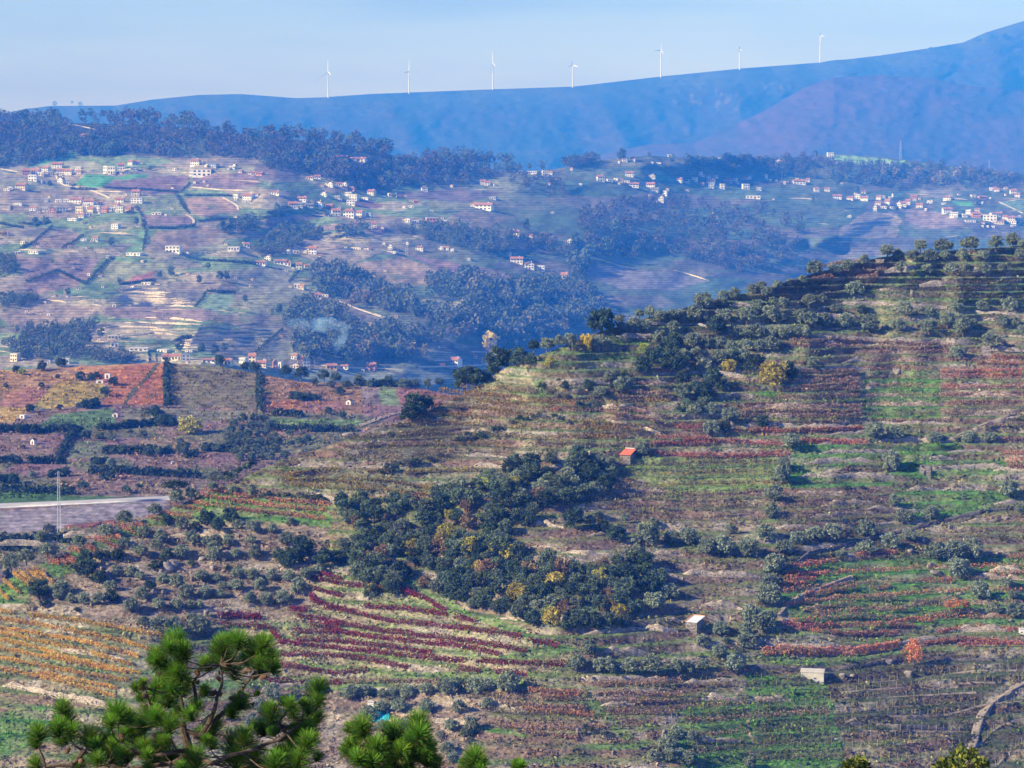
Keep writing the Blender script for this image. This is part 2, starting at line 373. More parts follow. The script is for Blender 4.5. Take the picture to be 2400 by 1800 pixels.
def near_cover(u, v):
    ju = u + 14 * fbm(u / 22., v / 12., 61, 3); jv = v + 6 * fbm(u / 26., v / 14., 67, 3)
    ph = near_phase(u, v)
    ri = np.zeros(u.shape + (3,)); tr = np.zeros(u.shape + (3,))
    ri[:] = COVERS['scrub'][0]; tr[:] = COVERS['scrub'][1]
    for k, pg in NEAR_COVER:
        m = inside(ju, jv, pg); ri[m] = COVERS[k][0]; tr[m] = COVERS[k][1]
    n = np.floor(near_phase(u, v, True)); along = u / 95.
    # each terrace bank keeps its own cover for a stretch: stones, dead bracken, dry grass or green
    bk = vnoise(along + n * 7.7, n * 3.1 + v * 0, 72) + .6 * vnoise(u / 26. + n * 5.3, n * 1.7 + v * 0, 74) + .5
    bank = ri.copy(); fresh = ((ri[..., 1] - ri[..., 0]) > .01)[..., None]; dk = (ri.sum(-1) < .18)[..., None]
    for lo, hi, col in ((-.6, .18, (.115, .088, .075)), (.62, .80, (.27, .235, .165)), (.80, 1.9, (.30, .27, .235))):
        m = (smooth(lo - .05, lo + .03, bk) * smooth(hi + .05, hi - .03, bk))[..., None]; bank = bank + (np.array(col) - bank) * m * np.where(fresh, .3, np.where(dk, .2, .8))
    tk = np.clip(.80 + .9 * vnoise(u / 120. + n * 3.9, n * 2.3 + v * 0, 76), .35, 1)
    t = smooth(.82, .93, ph) * tk + smooth(.09, .0, ph) * .8 * tk
    g = np.clip(.12 + 1.1 * fbm(u / 60., v / 14., 71, 4), 0, .7)
    c = bank + (tr - bank) * np.clip(t + g * (1 - t), 0, 1)[..., None]
    # bare earth, dead bracken and dry grass in patches
    p = np.clip(fbm(u / 34., v / 13., 73, 4) * 2.4 - .35, 0, 1)[..., None]; c = c + (np.array((.26, .215, .16)) - c) * p * .25
    p = np.clip(fbm(u / 28., v / 16., 79, 4) * 2.6 - .5, 0, 1)[..., None]; c = c + (np.array((.085, .068, .060)) - c) * p * .45
    c = 1.12 * c * (1 + .8 * fbm(u / 8., v / 4., 83, 3))[..., None]
    return np.clip(c, .015, .6)

MID_COVER = [(poly(t), c) for t, c in [
    ('N -80,660 390,690 340,720 200,740 -80,800', (.34, .21, .11)), ('N -80,800 200,740 200,800 130,840 -80,830', (.30, .15, .11)), ('N -80,830 130,840 60,900 -80,910', (.38, .27, .09)),
    ('N 200,660 420,640 700,640 390,695', (.36, .19, .10)), ('N 380,695 700,640 716,640 716,826 430,826 480,745 400,720', (.35, .145, .075)), ('N 150,832 230,735 330,720 450,740 430,826 200,840', (.32, .24, .065)),
    ('N 720,648 1100,690 1122,850 720,830', (.155, .135, .085)), ('N 1130,700 1560,730 1565,870 1130,860', (.24, .15, .09)), ('N 1140,815 1310,810 1300,865 1150,860', (.30, .14, .075)),
    ('N 1320,810 1500,815 1500,840 1320,865', (.24, .13, .11)), ('N 1560,745 1640,745 1645,828 1570,828', (.20, .16, .17)), ('N 1640,750 1720,755 1730,832 1650,828', (.16, .22, .11)),
    ('N 1720,760 1790,760 1800,832 1730,832', (.26, .13, .12)), ('N 1790,755 1960,770 1900,840 1800,832', (.24, .12, .09)), ('N 140,935 240,870 490,840 505,890 480,925 300,940', (.10, .17, .075)),
    ('N 1160,880 1565,897 1560,930 1165,915', (.13, .20, .08)), ('N 530,840 1130,855 1130,880 880,900 530,890', (.17, .16, .12)), ('N 0,1000 250,1000 240,1065 0,1065', (.22, .15, .14)), ('N 290,990 450,980 460,1060 290,1065', (.15, .16, .11)),
    ('G 0,545 1060,480 1060,560 800,600 420,650 400,690 -80,700', (.25, .22, .25)), ('G -100,405 560,450 900,455 900,462 300,490 -100,500', (.06, .13, .04)), ('G -100,700 640,640 700,720 380,860 -100,960', (.20, .18, .12)),
    ('G 420,640 760,600 740,650 430,660', (.22, .09, .07))]]
def cells(x, y, seed):
    """patchwork of fields: id and edge distance of the nearest jittered point"""
    ix = np.floor(x); iy = np.floor(y); b1 = np.full(x.shape, 9.); b2 = b1.copy(); bid = np.zeros(x.shape)
    for dx in (-1, 0, 1):
        for dy in (-1, 0, 1):
            cx = ix + dx; cy = iy + dy; px = cx + hash2(cx, cy, seed); py = cy + hash2(cx, cy, seed + 5); d = np.hypot(px - x, py - y)
            h = hash2(cx, cy, seed + 11); n = d < b1; b2 = np.where(n, b1, np.minimum(b2, d)); bid = np.where(n, h, bid); b1 = np.where(n, d, b1)
    return bid, b2 - b1
def pick(pal, h):
    pal = np.array(pal); return pal[np.minimum((h * len(pal)).astype(int), len(pal) - 1)]

def mid_cover(u, v):
    ju = u + 8 * fbm(u / 40., v / 14., 91, 3); jv = v + 3 * fbm(u / 40., v / 14., 93, 3)
    h, e = cells(ju / 150. + jv / 300., jv / 26., 95)
    c = pick([(.20, .135, .13), (.17, .13, .115), (.22, .15, .13), (.14, .14, .09), (.19, .12, .125), (.23, .18, .13)], h)
    for pg, col in MID_COVER: c[inside(ju, jv, pg)] = col
    rows = np.sin(v * .9 + 7 * vnoise(u / 120., v / 40., 97)); gu = 0
    c = c * (1 + .16 * rows + .10 * gu + .8 * fbm(u / 14., v / 5., 99, 3))[..., None]
    m = inside(ju, jv, poly('N 683,640 700,640 600,760 540,828 520,828 580,750')); c[m] = (.10, .10, .06)
    g = np.clip(fbm(u / 45., v / 12., 103, 3) * 2.5 - .75, 0, 1)[..., None]; c = c + (np.array((.10, .17, .06)) - c) * g * .55
    return np.clip(c, .02, .7)

VIL_COVER = [(poly(t), c) for t, c in [
    ('A 640,490 760,400 1000,415 980,460 880,520', (.07, .20, .09)), ('A 1010,410 1280,400 1270,440 1000,445', (.08, .20, .10)), ('A 200,350 500,210 700,190 620,270 400,310', (.07, .16, .08)),
    ('A 920,520 1000,460 1300,430 1650,400 1600,520 1530,570 1200,560', (.17, .10, .12)), ('A 1650,410 2212,380 2250,480 2100,530 1700,510', (.17, .105, .125)), ('A 1580,600 1920,600 2080,690 2050,740 1720,755 1640,700', (.28, .17, .14)),
    ('A 1200,600 1520,585 1640,740 1180,690', (.16, .17, .10)), ('A 1210,750 1640,750 1690,800 1660,840 1290,850', (.19, .12, .13)), ('A 0,740 240,740 210,860 0,870', (.17, .20, .10)), ('A 0,560 240,560 400,540 900,560 960,610 400,600 0,640', (.24, .17, .14)),
    ('A 300,930 680,900 700,960 560,1040 260,1040', (.26, .17, .14)), ('A 1330,900 1900,850 1880,960 1600,1060 1280,1060', (.24, .16, .13)), ('A 1070,1080 1200,900 1260,890 1240,1080', (.16, .25, .13)),
    ('E 0,0 850,30 780,180 640,280 300,330 230,360 180,60', (.25, .155, .15)), ('E 800,230 960,50 1480,30 1500,100 1340,130 1000,240', (.20, .19, .12)), ('E 1040,235 1330,120 1350,180 1320,190', (.30, .12, .12)),
    ('E 1640,150 2212,100 2400,90 2500,130 2380,240 2100,290 2040,210', (.25, .21, .17)), ('E 0,520 200,430 420,400 800,440 950,440 560,580 100,600', (.27, .185, .16)), ('E 900,440 1880,450 1780,570 900,530', (.24, .155, .165)),
    ('E 1760,330 2040,320 1960,480 1880,480 1700,450', (.17, .22, .15)), ('F -20,100 330,100 290,240 0,330', (.24, .21, .18)), ('F 860,60 1260,0 1680,180 1620,240 940,220 880,170', (.32, .21, .16)), ('F 1280,-20 1700,60 1920,100 1760,160 1600,140', (.20, .12, .15)),
    ('F 1770,140 1960,90 2212,160 2212,250 2000,260', (.20, .13, .16)), ('F 280,390 720,390 1200,580 1900,790 1700,790 1380,770 1100,640 900,600 700,490 300,460', (.20, .155, .14)), ('F 1390,370 1900,380 1700,520 1400,470', (.25, .22, .15)),
    ('F 1390,790 1620,780 1720,850 1700,900 1470,900', (.24, .20, .17)), ('F 0,620 230,630 150,800 0,850', (.27, .22, .18)), ('F 100,830 330,660 350,840 120,880', (.21, .19, .14)), ('F 500,980 2212,960 2212,1106 500,1106', (.18, .18, .16)),
    ('C 420,360 760,290 900,360 1300,370 1400,460 900,470 500,440', (.12, .14, .10)), ('C 1260,380 1420,460 1250,450', (.09, .22, .12)), ('S 370,690 620,680 1300,700 1740,710 1300,760 900,720 400,720', (.13, .12, .10)), ('S 1380,670 1700,690 1740,718 1600,722 1380,690', (.20, .30, .15)),
    ('D 1590,640 1760,640 1780,680 1640,680', (.10, .26, .09)), ('D 860,720 1100,730 1160,800 1090,950 600,950 640,860', (.27, .20, .17)), ('D 1990,640 2212,600 2212,760 2080,700', (.12, .17, .12)), ('D 1290,540 1600,520 1600,600 1300,600', (.15, .13, .14)),
    ('D 1200,700 1500,730 1700,830 1400,880 1180,800', (.20, .14, .16)), ('M 330,220 420,225 650,250 850,290 700,330 480,330 320,270', (.17, .14, .17)), ('B 980,560 1420,540 1800,520 2160,560 1840,640 1300,620', (.13, .095, .12)), ('B 640,620 1000,620 1100,680 900,690', (.16, .09, .11)),
    ('B 60,770 640,740 620,760 100,870', (.23, .15, .15)), ('B 420,860 920,800 940,870 600,890', (.25, .16, .15)), ('B 960,840 1140,850 1130,930 980,930', (.20, .12, .14)), ('B 0,300 200,330 400,370 380,440 0,440', (.14, .10, .12))]]
def vil_cover(u, v):
    ju = u + 10 * fbm(u / 40., v / 18., 111, 3); jv = v + 4 * fbm(u / 40., v / 18., 113, 3)
    right = smooth(900, 1350, u + (v - 500) * .9)
    h, e = cells(ju / 150. + jv / 110., jv / 22. - ju / 420., 115)
    c = pick([(.25, .19, .155), (.23, .205, .14), (.19, .15, .14), (.15, .19, .10), (.29, .23, .17), (.13, .17, .10), (.24, .175, .15)], h)
    cr = pick([(.085, .10, .085), (.07, .095, .075), (.12, .10, .105), (.075, .11, .085), (.10, .085, .09)], h)
    c = c + (cr - c) * right[..., None]
    c[(e < .045) & (h > .62)] = (.075, .095, .055)
    wood = np.clip((330 + 14 * fbm(u / 90., v / 40., 119, 3) - v + np.interp(u, [0, 700, 1200], [30, 50, 80])) / 14, 0, 1) * (u < 1230)
    c = c + (np.array((.055, .055, .05)) - c) * wood[..., None]
    for pg, col in VIL_COVER: c[inside(ju, jv, pg)] = col
    rows = np.sin(v * 1.15 + 9 * vnoise(u / 140., v / 50., 117)) * (.5 + hash2(np.floor(h * 997), np.floor(h * 31), 3))
    c = c * (1 + .26 * rows + .75 * fbm(u / 12., v / 5., 121, 3))[..., None]
    g = np.clip(fbm(u / 36., v / 13., 123, 3) * 2.6 - .7, 0, 1)[..., None]; c = c + (np.array((.07, .13, .06)) - c) * g * .6
    p = np.clip(fbm(u / 30., v / 6., 127, 3) * 2.6 - .9, 0, 1)[..., None] * (1 - right[..., None] * .7); c = c + (np.array((.40, .35, .28)) - c) * p * .25
    return np.clip(c * np.array((1.10, 1.28, 1.20)), .02, .7)

def mtn_cover(u, v):
    c = np.zeros(u.shape + (3,)); sil = interp(MTN_SIL, u)
    c[:] = (.072, .058, .070)
    top = smooth(60, 5, v - sil - 12 * fbm(u / 60., v / 20., 133, 3)); c = c + (np.array((.135, .150, .085)) - c) * (top * .8)[..., None]
    g = np.clip(fbm((u - .5 * v) / 60., v / 90., 131, 4) * 2.6 + .1, 0, 1)[..., None]; c = c + (np.array((.045, .065, .055)) - c) * g * .7
    p = np.clip(fbm(u / 150. + v / 200., v / 30., 135, 4) * 2 - .2, 0, 1)[..., None]; c = c + (np.array((.15, .095, .10)) - c) * p * .5
    rk = inside(u, v, poly('S 690,370 900,350 1100,360 1250,340 1240,390 1080,430 960,490 820,500 700,500')) & (fbm(u / 14., v / 26., 137, 3) > .24)
    c[rk] = (.16, .15, .15)
    return np.clip(np.array((.40, .38, .42)) * c * (1 + .5 * fbm(u / 16., v / 9., 139, 3))[..., None], .01, .5)
def spur_cover(u, v):
    c = np.zeros(u.shape + (3,)); c[:] = (.145, .092, .10)  # pinker than the mountain: the spur's sunlit tone is put into the colour
    g = np.clip(fbm(u / 120., v / 60., 141, 4) * 2, 0, 1)[..., None]; c = c + (np.array((.075, .085, .07)) - c) * g * .7
    m = inside(u + 10 * vnoise(u / 20., v / 12., 5), v, poly('S 1450,320 1600,270 1760,265 1820,300 1650,328')); c[m] = (.26, .19, .15)
    m = inside(u, v, poly('S 1500,320 1700,262 1740,270 1600,325')); c[m] = (.26, .12, .14)
    d = np.clip(fbm(u / 40., v / 16., 143, 4) * 3 - 1.1, 0, 1)[..., None]; c = c + (np.array((.03, .045, .04)) - c) * d * .85
    return np.clip(np.array((.44, .37, .42)) * c * (1 + .4 * fbm(u / 18., v / 9., 145, 3))[..., None], .01, .5)

def sheet(name, fn, cover, sil, v_bot, u0, u1, nu, nv, mat, drop, rough=None):
    """one hillside: a grid of points over it, from its foot to its crest and down its far side"""
    us = np.linspace(u0, u1, nu); s = np.linspace(0, 1, nv); sil_v = interp(sil, us)
    Ug, Sg = np.meshgrid(us, s); Vg = v_bot + (sil_v[None, :] - v_bot) * Sg
    P = fn(Ug, Vg); C = cover(Ug, Vg)
    if rough: P[:-1, :, 2] += (fbm(P[:-1, :, 0] / rough[1], P[:-1, :, 1] / rough[1], 151, 3) * rough[0])
    crest = P[-1]; extra = []; ec = []
    for dy, dz in drop:
        q = crest.copy(); f = (crest[:, 1] + dy) / crest[:, 1]; q[:, 0] *= f; q[:, 1] += dy; q[:, 2] -= dz; extra.append(q); ec.append(C[-1])
    P = np.concatenate([P, np.array(extra)], 0); C = np.concatenate([C, np.array(ec)], 0)
    me = np_mesh(name, P.reshape(-1, 3), grid_faces(P.shape[0], nu), mat, C.reshape(-1, 3), True)
    return structure(obj(name, me))

M_near = mat_ground('hillside_earth', 1.1, .55, .5)
M_mid = mat_ground('ridge_earth', .45, .40, .4)
M_vil = mat_ground('valley_earth', .16, .32, .3)
M_mtn = mat_ground('mountain_heath', .035, .30, .4)
sheet('hillside', near, near_cover, NEAR_SIL, 1900, -140, 2540, 1150, 560, M_near, [(4, .8), (15, 5), (45, 22), (120, 75), (220, 150)], (.16, 1.3))
sheet('vineyard_hill', mid, mid_cover, MID_SIL, 1460, -140, 1340, 620, 300, M_mid, [(12, 1.5), (40, 8), (120, 40), (320, 140)], (.25, 3))
sheet('valley_slope', vil, vil_cover, VIL_SIL, 985, -150, 2550, 900, 330, M_vil, [(50, 6), (170, 40), (500, 180), (1000, 330)], (.6, 9))
sheet('mountain', mtn, mtn_cover, MTN_SIL, 500, -150, 2550, 620, 190, M_mtn, [(90, 8), (400, 80), (900, 300), (1300, 600)], (9, 100))
sheet('mountain_spur', spur, spur_cover, SPUR_SIL, 500, 1215, 2550, 420, 170, M_mtn, [(60, 8), (200, 60), (500, 260), (800, 400)], (7, 100))

# the lowest ground: the slope under the camera, the valley floors between the hills, out to the horizon
gx = np.concatenate([np.linspace(-5000, -300, 40), np.linspace(-280, 280, 57), np.linspace(300, 5000, 40)])
gy = np.concatenate([np.linspace(-300, 560, 87), np.linspace(600, 14500, 80)])
GX, GY = np.meshgrid(gx, gy); GR = np.hypot(GX, np.maximum(GY, GX * 0))
def low_z(r): return np.interp(r, [0, 6, 450, 540, 900, 1500, 2300, 5000, 9000, 15000], [-1.75, -2.2, -168, -196, -215, -240, -330, -345, -345, -345])
GZ = low_z(GR) + fbm(GX / 14., GY / 14., 161, 3) * np.interp(GR, [0, 20, 200], [.1, .7, 2.5])
gc = np.zeros(GX.shape + (3,)); gc[:] = (.12, .12, .065); gc *= (1 + fbm(GX / 5., GY / 5., 163, 3) * .6)[..., None]
structure(obj('ground', np_mesh('ground', np.stack([GX, GY, GZ], -1).reshape(-1, 3), grid_faces(*GX.shape), M_near, np.clip(gc, .02, 1).reshape(-1, 3), True)))

# the air: one closed box of thin even haze round the whole scene
hz = MB().box(-5100, 5100, -320, 14700, -362, 960).mesh('haze')
hm = bpy.data.materials.new('haze'); hm.use_nodes = True; hn = hm.node_tree.nodes; hn.clear()
h_o = hn.new('ShaderNodeOutputMaterial'); h_v = hn.new('ShaderNodeVolumePrincipled')
h_v.inputs['Color'].default_value = (.03, .225, 1.0, 1); h_v.inputs['Absorption Color'].default_value = (1, 1, 1, 1)
h_v.inputs['Density'].default_value = .00014; h_v.inputs['Anisotropy'].default_value = -0.25
hm.node_tree.links.new(h_v.outputs[0], h_o.inputs['Volume']); hz.materials.append(hm)
structure(obj('haze', hz), 'stuff')
# ------------------------------------------------------------------ foliage
def rand_dirs(rng, n):
    d = rng.normal(size=(n, 3)); return d / np.linalg.norm(d, axis=1)[:, None]
def cards(rng, C, size, aspect=.6, up=0.0):
    """leaf-sized faces of random tilt at the points C"""
    n = len(C); a = rand_dirs(rng, n); a[:, 2] += up; a /= np.linalg.norm(a, axis=1)[:, None]
    b = np.cross(a, rand_dirs(rng, n)); b /= np.linalg.norm(b, axis=1)[:, None] + 1e-9
    s = np.broadcast_to(np.asarray(size), (n,))[:, None]; a = a * s; b = b * s * aspect
    V = np.stack([C + a, C + b, C - a, C - b], 1).reshape(-1, 3); F = np.arange(4 * n).reshape(n, 4); return V, F
def leaf_tint(rng, n, var=.35, warm=.12):
    k = 1 + var * rng.uniform(-1, 1, n); w = warm * rng.uniform(-1, 1, n)
    return np.repeat(np.stack([k * (1 + w), k, k * (1 - w)], 1), 4, 0)
def crown_mesh(name, rng, mat, clumps=26, per=34, rx=.36, rz=.26, zc=.62, cr=.10, leaf=.05, aspect=.55, up=.2, low=-.6, warm=.1, var=.35):
    d = rand_dirs(rng, clumps * 2); d = d[d[:, 2] > low][:clumps]; r = rng.uniform(.45, 1, len(d)) ** .6
    lob = 1 + .25 * np.sin(3 * np.arctan2(d[:, 1], d[:, 0]) + rng.uniform(0, 6)) * (1 - abs(d[:, 2]))
    C = d * r[:, None] * lob[:, None] * np.array([rx, rx, rz]) + np.array([0, 0, zc])
    n = len(d) * per; P = np.repeat(C, per, 0); q = rand_dirs(rng, n) * (rng.uniform(0, 1, n) ** .45)[:, None] * cr * np.repeat(rng.uniform(.7, 1.35, len(d)), per)[:, None]
    P = P + q * np.array([1, 1, .85]); V, F = cards(rng, P, leaf * rng.uniform(.7, 1.4, n), aspect, up)
    return np_mesh(name, V, F, mat, leaf_tint(rng, n, var, warm))
M_bark = mat_plain('grey_bark', (.16, .13, .105), .4, 6)
def trunk_mesh(name, rng, h=.32, r=.035, limbs=4, spread=.22, zt=.5):
    b = MB(); j = [(0, 0, -.12), (rng.uniform(-.03, .03), rng.uniform(-.03, .03), h * .5), (rng.uniform(-.05, .05), rng.uniform(-.05, .05), h)]
    b.tube(j, [r * 1.5, r, r * .8], 6)
    for i in range(limbs):
        an = 2 * math.pi * (i + rng.uniform(-.3, .3)) / limbs; e = (math.cos(an) * spread, math.sin(an) * spread, zt + rng.uniform(-.06, .1))
        m = [(j[2][k] + e[k]) / 2 for k in range(3)]; m[2] -= .03; b.tube([j[1] if i % 2 else j[2], m, e], [r * .6, r * .42, r * .18], 5)
    return b.mesh(name, M_bark)
LEAF = dict(olive=mat_leaf('olive_leaves', (.245, .295, .205), .22), oak=mat_leaf('evergreen_leaves', (.065, .105, .062), .35), holm=mat_leaf('oak_leaves', (.135, .185, .110), .30),
    yellow=mat_leaf('yellow_leaves', (.62, .52, .06), .2, .35), gold=mat_leaf('yellowing_leaves', (.46, .41, .085), .28, .3), brown=mat_leaf('brown_leaves', (.27, .185, .11), .25), rust=mat_leaf('rusty_leaves', (.56, .27, .12), .2, .3),
    flame=mat_leaf('flame_leaves', (.76, .36, .17), .15, .35), lime=mat_leaf('yellow_green_leaves', (.38, .44, .08), .2, .35), shrub=mat_leaf('shrub_leaves', (.16, .165, .115), .4), bare=mat_leaf('bare_twigs', (.15, .12, .115), .2, .1),
    wood=mat_leaf('woodland_leaves', (.14, .20, .14), .35), pale=mat_leaf('faded_leaves', (.29, .25, .16), .25), amber=mat_leaf('amber_leaves', (.85, .70, .16), .05, .35))
rg = np.random.default_rng(11)
PROTO = {}
def kind(key, leafkey, n, trunk=True, **kw):
    PROTO[key] = [(crown_mesh(key + '_crown', rg, LEAF[leafkey], **kw), trunk_mesh(key + '_trunk', rg, **(trunk if isinstance(trunk, dict) else {})) if trunk else None) for _ in range(n)]
kind('olive', 'olive', 7, clumps=44, per=36, rx=.40, rz=.33, zc=.44, cr=.13, leaf=.048, low=-.7)
round_tree = dict(clumps=36, per=34, rx=.40, rz=.36, zc=.46, cr=.14, leaf=.05, low=-.8)
for k_, l_, n_ in [('oak', 'oak', 6), ('holm', 'holm', 7), ('yellow', 'yellow', 2), ('gold', 'gold', 4), ('brown', 'brown', 3), ('lime', 'lime', 3)]: kind(k_, l_, n_, **round_tree)
kind('flame', 'flame', 1, clumps=34, per=40, rx=.34, rz=.42, zc=.58, cr=.12, leaf=.035, low=-.9)
kind('rust', 'rust', 1, clumps=30, per=26, rx=.40, rz=.24, zc=.66, cr=.12, leaf=.035, low=-.4)
kind('umbrella', 'oak', 2, clumps=40, per=34, rx=.43, rz=.20, zc=.60, cr=.12, leaf=.04, low=-.4)
kind('cypress', 'oak', 2, clumps=34, per=24, rx=.18, rz=.75, zc=.85, cr=.10, leaf=.05, low=-1)
kind('wood', 'wood', 5, clumps=24, per=22, rx=.34, rz=.45, zc=.66, cr=.15, leaf=.07, low=-.85)
kind('pale', 'pale', 4, clumps=24, per=20, rx=.34, rz=.45, zc=.66, cr=.15, leaf=.065, low=-.85)
kind('amber', 'amber', 1, clumps=34, per=26, rx=.37, rz=.36, zc=.56, cr=.13, leaf=.05, low=-.9)
kind('bush', 'shrub', 4, trunk=False, clumps=14, per=26, rx=.36, rz=.26, zc=.22, cr=.15, leaf=.06, low=-.2)
kind('darkbush', 'oak', 4, trunk=False, clumps=16, per=28, rx=.36, rz=.30, zc=.26, cr=.15, leaf=.06, low=-.2)

NOUN = dict(olive=('olive_tree', 'olive tree', 'grey green'), oak=('evergreen_tree', 'evergreen tree', 'dark green'), holm=('oak_tree', 'oak tree', 'dull green'), yellow=('autumn_tree', 'autumn tree', 'lemon yellow'),
    gold=('autumn_tree', 'autumn tree', 'olive yellow'), brown=('autumn_tree', 'autumn tree', 'brown leaved'), lime=('autumn_tree', 'autumn tree', 'yellow green'), flame=('autumn_tree', 'autumn tree', 'flame orange'), rust=('autumn_tree', 'autumn tree', 'rusty orange'),
    umbrella=('umbrella_pine', 'umbrella shaped pine', 'dark green'), cypress=('cypress_tree', 'cypress', 'slim dark'), wood=('woodland_tree', 'woodland tree', 'blue green'), pale=('bare_tree', 'woodland tree', 'pale fading'), amber=('autumn_tree', 'autumn tree', 'amber yellow'),
    bush=('shrub', 'shrub', 'grey brown'), darkbush=('shrub', 'shrub', 'dark green'))
GROUP = dict(olive='olive trees on the terraces', oak='evergreen trees on the near hill', holm='oaks of the wooded gully', wood='trees of the valley woods', pale='fading trees of the valley woods', bush='shrubs on the banks', darkbush='shrubs on the banks')
NEAR_MARKS = [(1468, 1065, 'the red roofed hut'), (1630, 1465, 'the flat roofed stone hut'), (1905, 1590, 'the concrete tank'), (2140, 1540, 'the flame orange tree'), (2168, 1105, 'the ruined stone hut'), (2244, 1432, 'the rusty tree'),
    (1374, 800, 'the lemon yellow crest tree'), (2103, 868, 'the pale boulder'), (2138, 690, 'the upright rock'), (1412, 770, 'the big crest oak'), (1125, 1335, 'the lemon yellow gully tree'), (394, 1345, 'the rock outcrop'), (140, 1250, 'the lattice mast'),
    (868, 1655, 'the small white shed'), (412, 1162, 'the umbrella shaped pine'), (1371, 1711, 'the slim cypress'), (1810, 905, 'the olive brown tree'), (1138, 1140, 'the yellow green gully tree'), (1675, 985, 'the rock by the red vines'), (2290, 830, 'the terrace corner pillar'), (1905, 630, 'the grey crest wall')]
TREE_N = 0
def plant(key, u, vbase, wpx, fn=near, marks=NEAR_MARKS, hk=1.0, tall=1.0, name=None, label=None, sink=.0):
    global TREE_N
    TREE_N += 1; pr = PROTO[key]; cm, tm = pr[TREE_N % len(pr)]
    p = fn(np.array([u]), np.array([vbase]))[0]; w = wpx * KP * p[1] * (1.08 if key == 'olive' else 1.14 if key in ('oak', 'holm') else 1.1)
    sc = (w * random.uniform(.94, 1.06), w * random.uniform(.94, 1.06), w * tall * random.uniform(.92, 1.08)); rz = random.uniform(0, 6.28)
    nm, noun, adj = NOUN[key]; nm = name or nm
    loc = (p[0], p[1], p[2] - .05 * w - sink)
    if tm is None:
        o = obj(nm, cm, None, loc, sc, rz)
    else:
        o = obj(nm, None, None, loc, sc, rz)
        obj('crown', cm, o); obj('trunk', tm, o)
    tag(o, None, noun.split()[-1] if noun.split()[-1] in ('tree', 'shrub', 'pine', 'cypress') else 'tree', GROUP.get(key), None)
    if label: o['label'] = label
    else:
        big = 'broad' if wpx > 46 else 'small' if wpx < 26 else 'rounded'
        later_label(o, u, vbase, ('' if key in ('flame', 'yellow', 'rust', 'cypress', 'wood', 'pale') else big + ' ') + adj, noun, marks)
    return o
def plant_list(key, tile, txt, **kw):
    x0, y0, s = TILES[tile]
    for a in txt.replace('\n', ' ').split():
        t = [float(q) for q in a.split(',')]; plant(key, x0 + t[0] * s, y0 + t[1] * s, t[2] * s, **kw)

plant_list('olive', 'M', '''1765,165,65 1855,168,75 1880,162,60 1980,158,78 2090,152,68 2165,147,72 2207,150,50 1620,190,70 1670,208,70 1735,208,70 1805,212,70 1875,208,60 1950,208,65 2040,203,60 2195,203,60
1518,225,55 1452,248,60 1392,262,60 1310,270,75 1253,312,60 1200,314,45 1148,328,50 1100,362,55 1040,348,60 1075,336,50 958,372,65 910,366,45 1480,362,82 1420,367,42 1680,258,58 1795,262,60 1900,267,72 1965,262,62 2040,262,62 2120,252,50
1060,422,60 1130,408,60 1170,412,60 1285,408,75 1340,388,50 1400,437,60 1505,432,55 1700,442,75 1805,442,52 1920,427,60 2030,422,60 2150,428,75 830,412,90 905,408,60 550,452,48 595,448,55 640,462,60 690,467,60 725,467,60 790,467,80 820,472,60 915,472,82 1015,472,80 1115,477,95 1160,472,60 1250,477,82 1290,482,70
1345,492,80 1440,502,92 1545,508,92 1670,508,70 1800,512,78 1880,482,72 1950,517,82 1985,502,60 2125,492,66 2175,492,52 2205,532,60 465,472,50 470,517,55 530,517,80 570,512,70 640,572,80 700,522,70 960,537,70 1010,537,62 1060,537,80 1110,537,62 1170,542,70 1230,532,50 1265,537,62
780,577,80 850,582,62 900,587,72 950,602,62 1010,592,62 1070,597,72 1120,592,72 1150,582,52 740,642,70 800,642,72 830,682,70 890,652,80 1000,642,70 1300,667,62 1920,637,82 2070,582,82 470,772,82 500,752,62 380,792,62 310,852,52 350,852,62 420,722,60
790,872,70 860,872,62 945,902,82 865,962,82 1210,1012,76 560,1047,76 1570,972,90 1650,977,72 1820,992,62 1970,992,62 2060,992,62 150,592,70 205,577,60 250,577,72 385,587,80 1640,1092,80 1175,1107,70''')
plant_list('oak', 'M', '390,522,125 700,602,92 885,522,92 570,692,82 620,642,80 690,687,112 1050,692,102 1190,732,92 830,812,95 870,742,82 740,742,72 920,952,62 1080,927,62 30,662,82 80,662,62 95,592,52 330,762,52 230,762,42 910,772,62')
plant_list('holm', 'M', '790,782,64 830,852,72 750,852,62 950,640,60 735,800,70')
plant_list('gold', 'M', '1130,752,132 940,692,76 165,667,52'); plant_list('yellow', 'M', '320,600,66', label='lemon yellow autumn tree on the crest beside the big dark oak', tall=1.5)
plant_list('lime', 'M', '570,607,58')
plant_list('olive', 'I', '''705,142,102 655,267,82 640,372,142 595,482,122 575,592,112 540,742,132 40,772,142 165,832,142 270,832,152 435,852,172 310,692,82 740,762,112 660,832,122 850,742,122 970,742,152 1190,722,142 1030,872,92 1195,832,132 1350,792,132 1470,742,102 1430,632,132 1610,602,112 1370,512,92 1350,290,122
1640,102,92 1230,62,112 1370,62,92 1850,92,92 1980,102,82 2120,462,142 2190,562,82 1650,862,152 1760,862,162 1880,862,162 1790,982,162 2100,1062,112 1930,1122,142 2140,1122,82 2020,1222,102 2160,1242,132 590,942,152 560,1032,112 560,1162,172 440,1282,142 560,1272,112 520,1322,142 245,1352,112 420,1372,122''')
plant_list('darkbush', 'I', '1065,417,72 1170,412,52')
plant_list('rust', 'I', '1785,1242,160', label='rusty orange spreading tree above the upper red vine rows', tall=.9)
plant_list('flame', 'L', '1497,440,140', label='flame orange tree at the end of the tall orange vine row', tall=1.15)
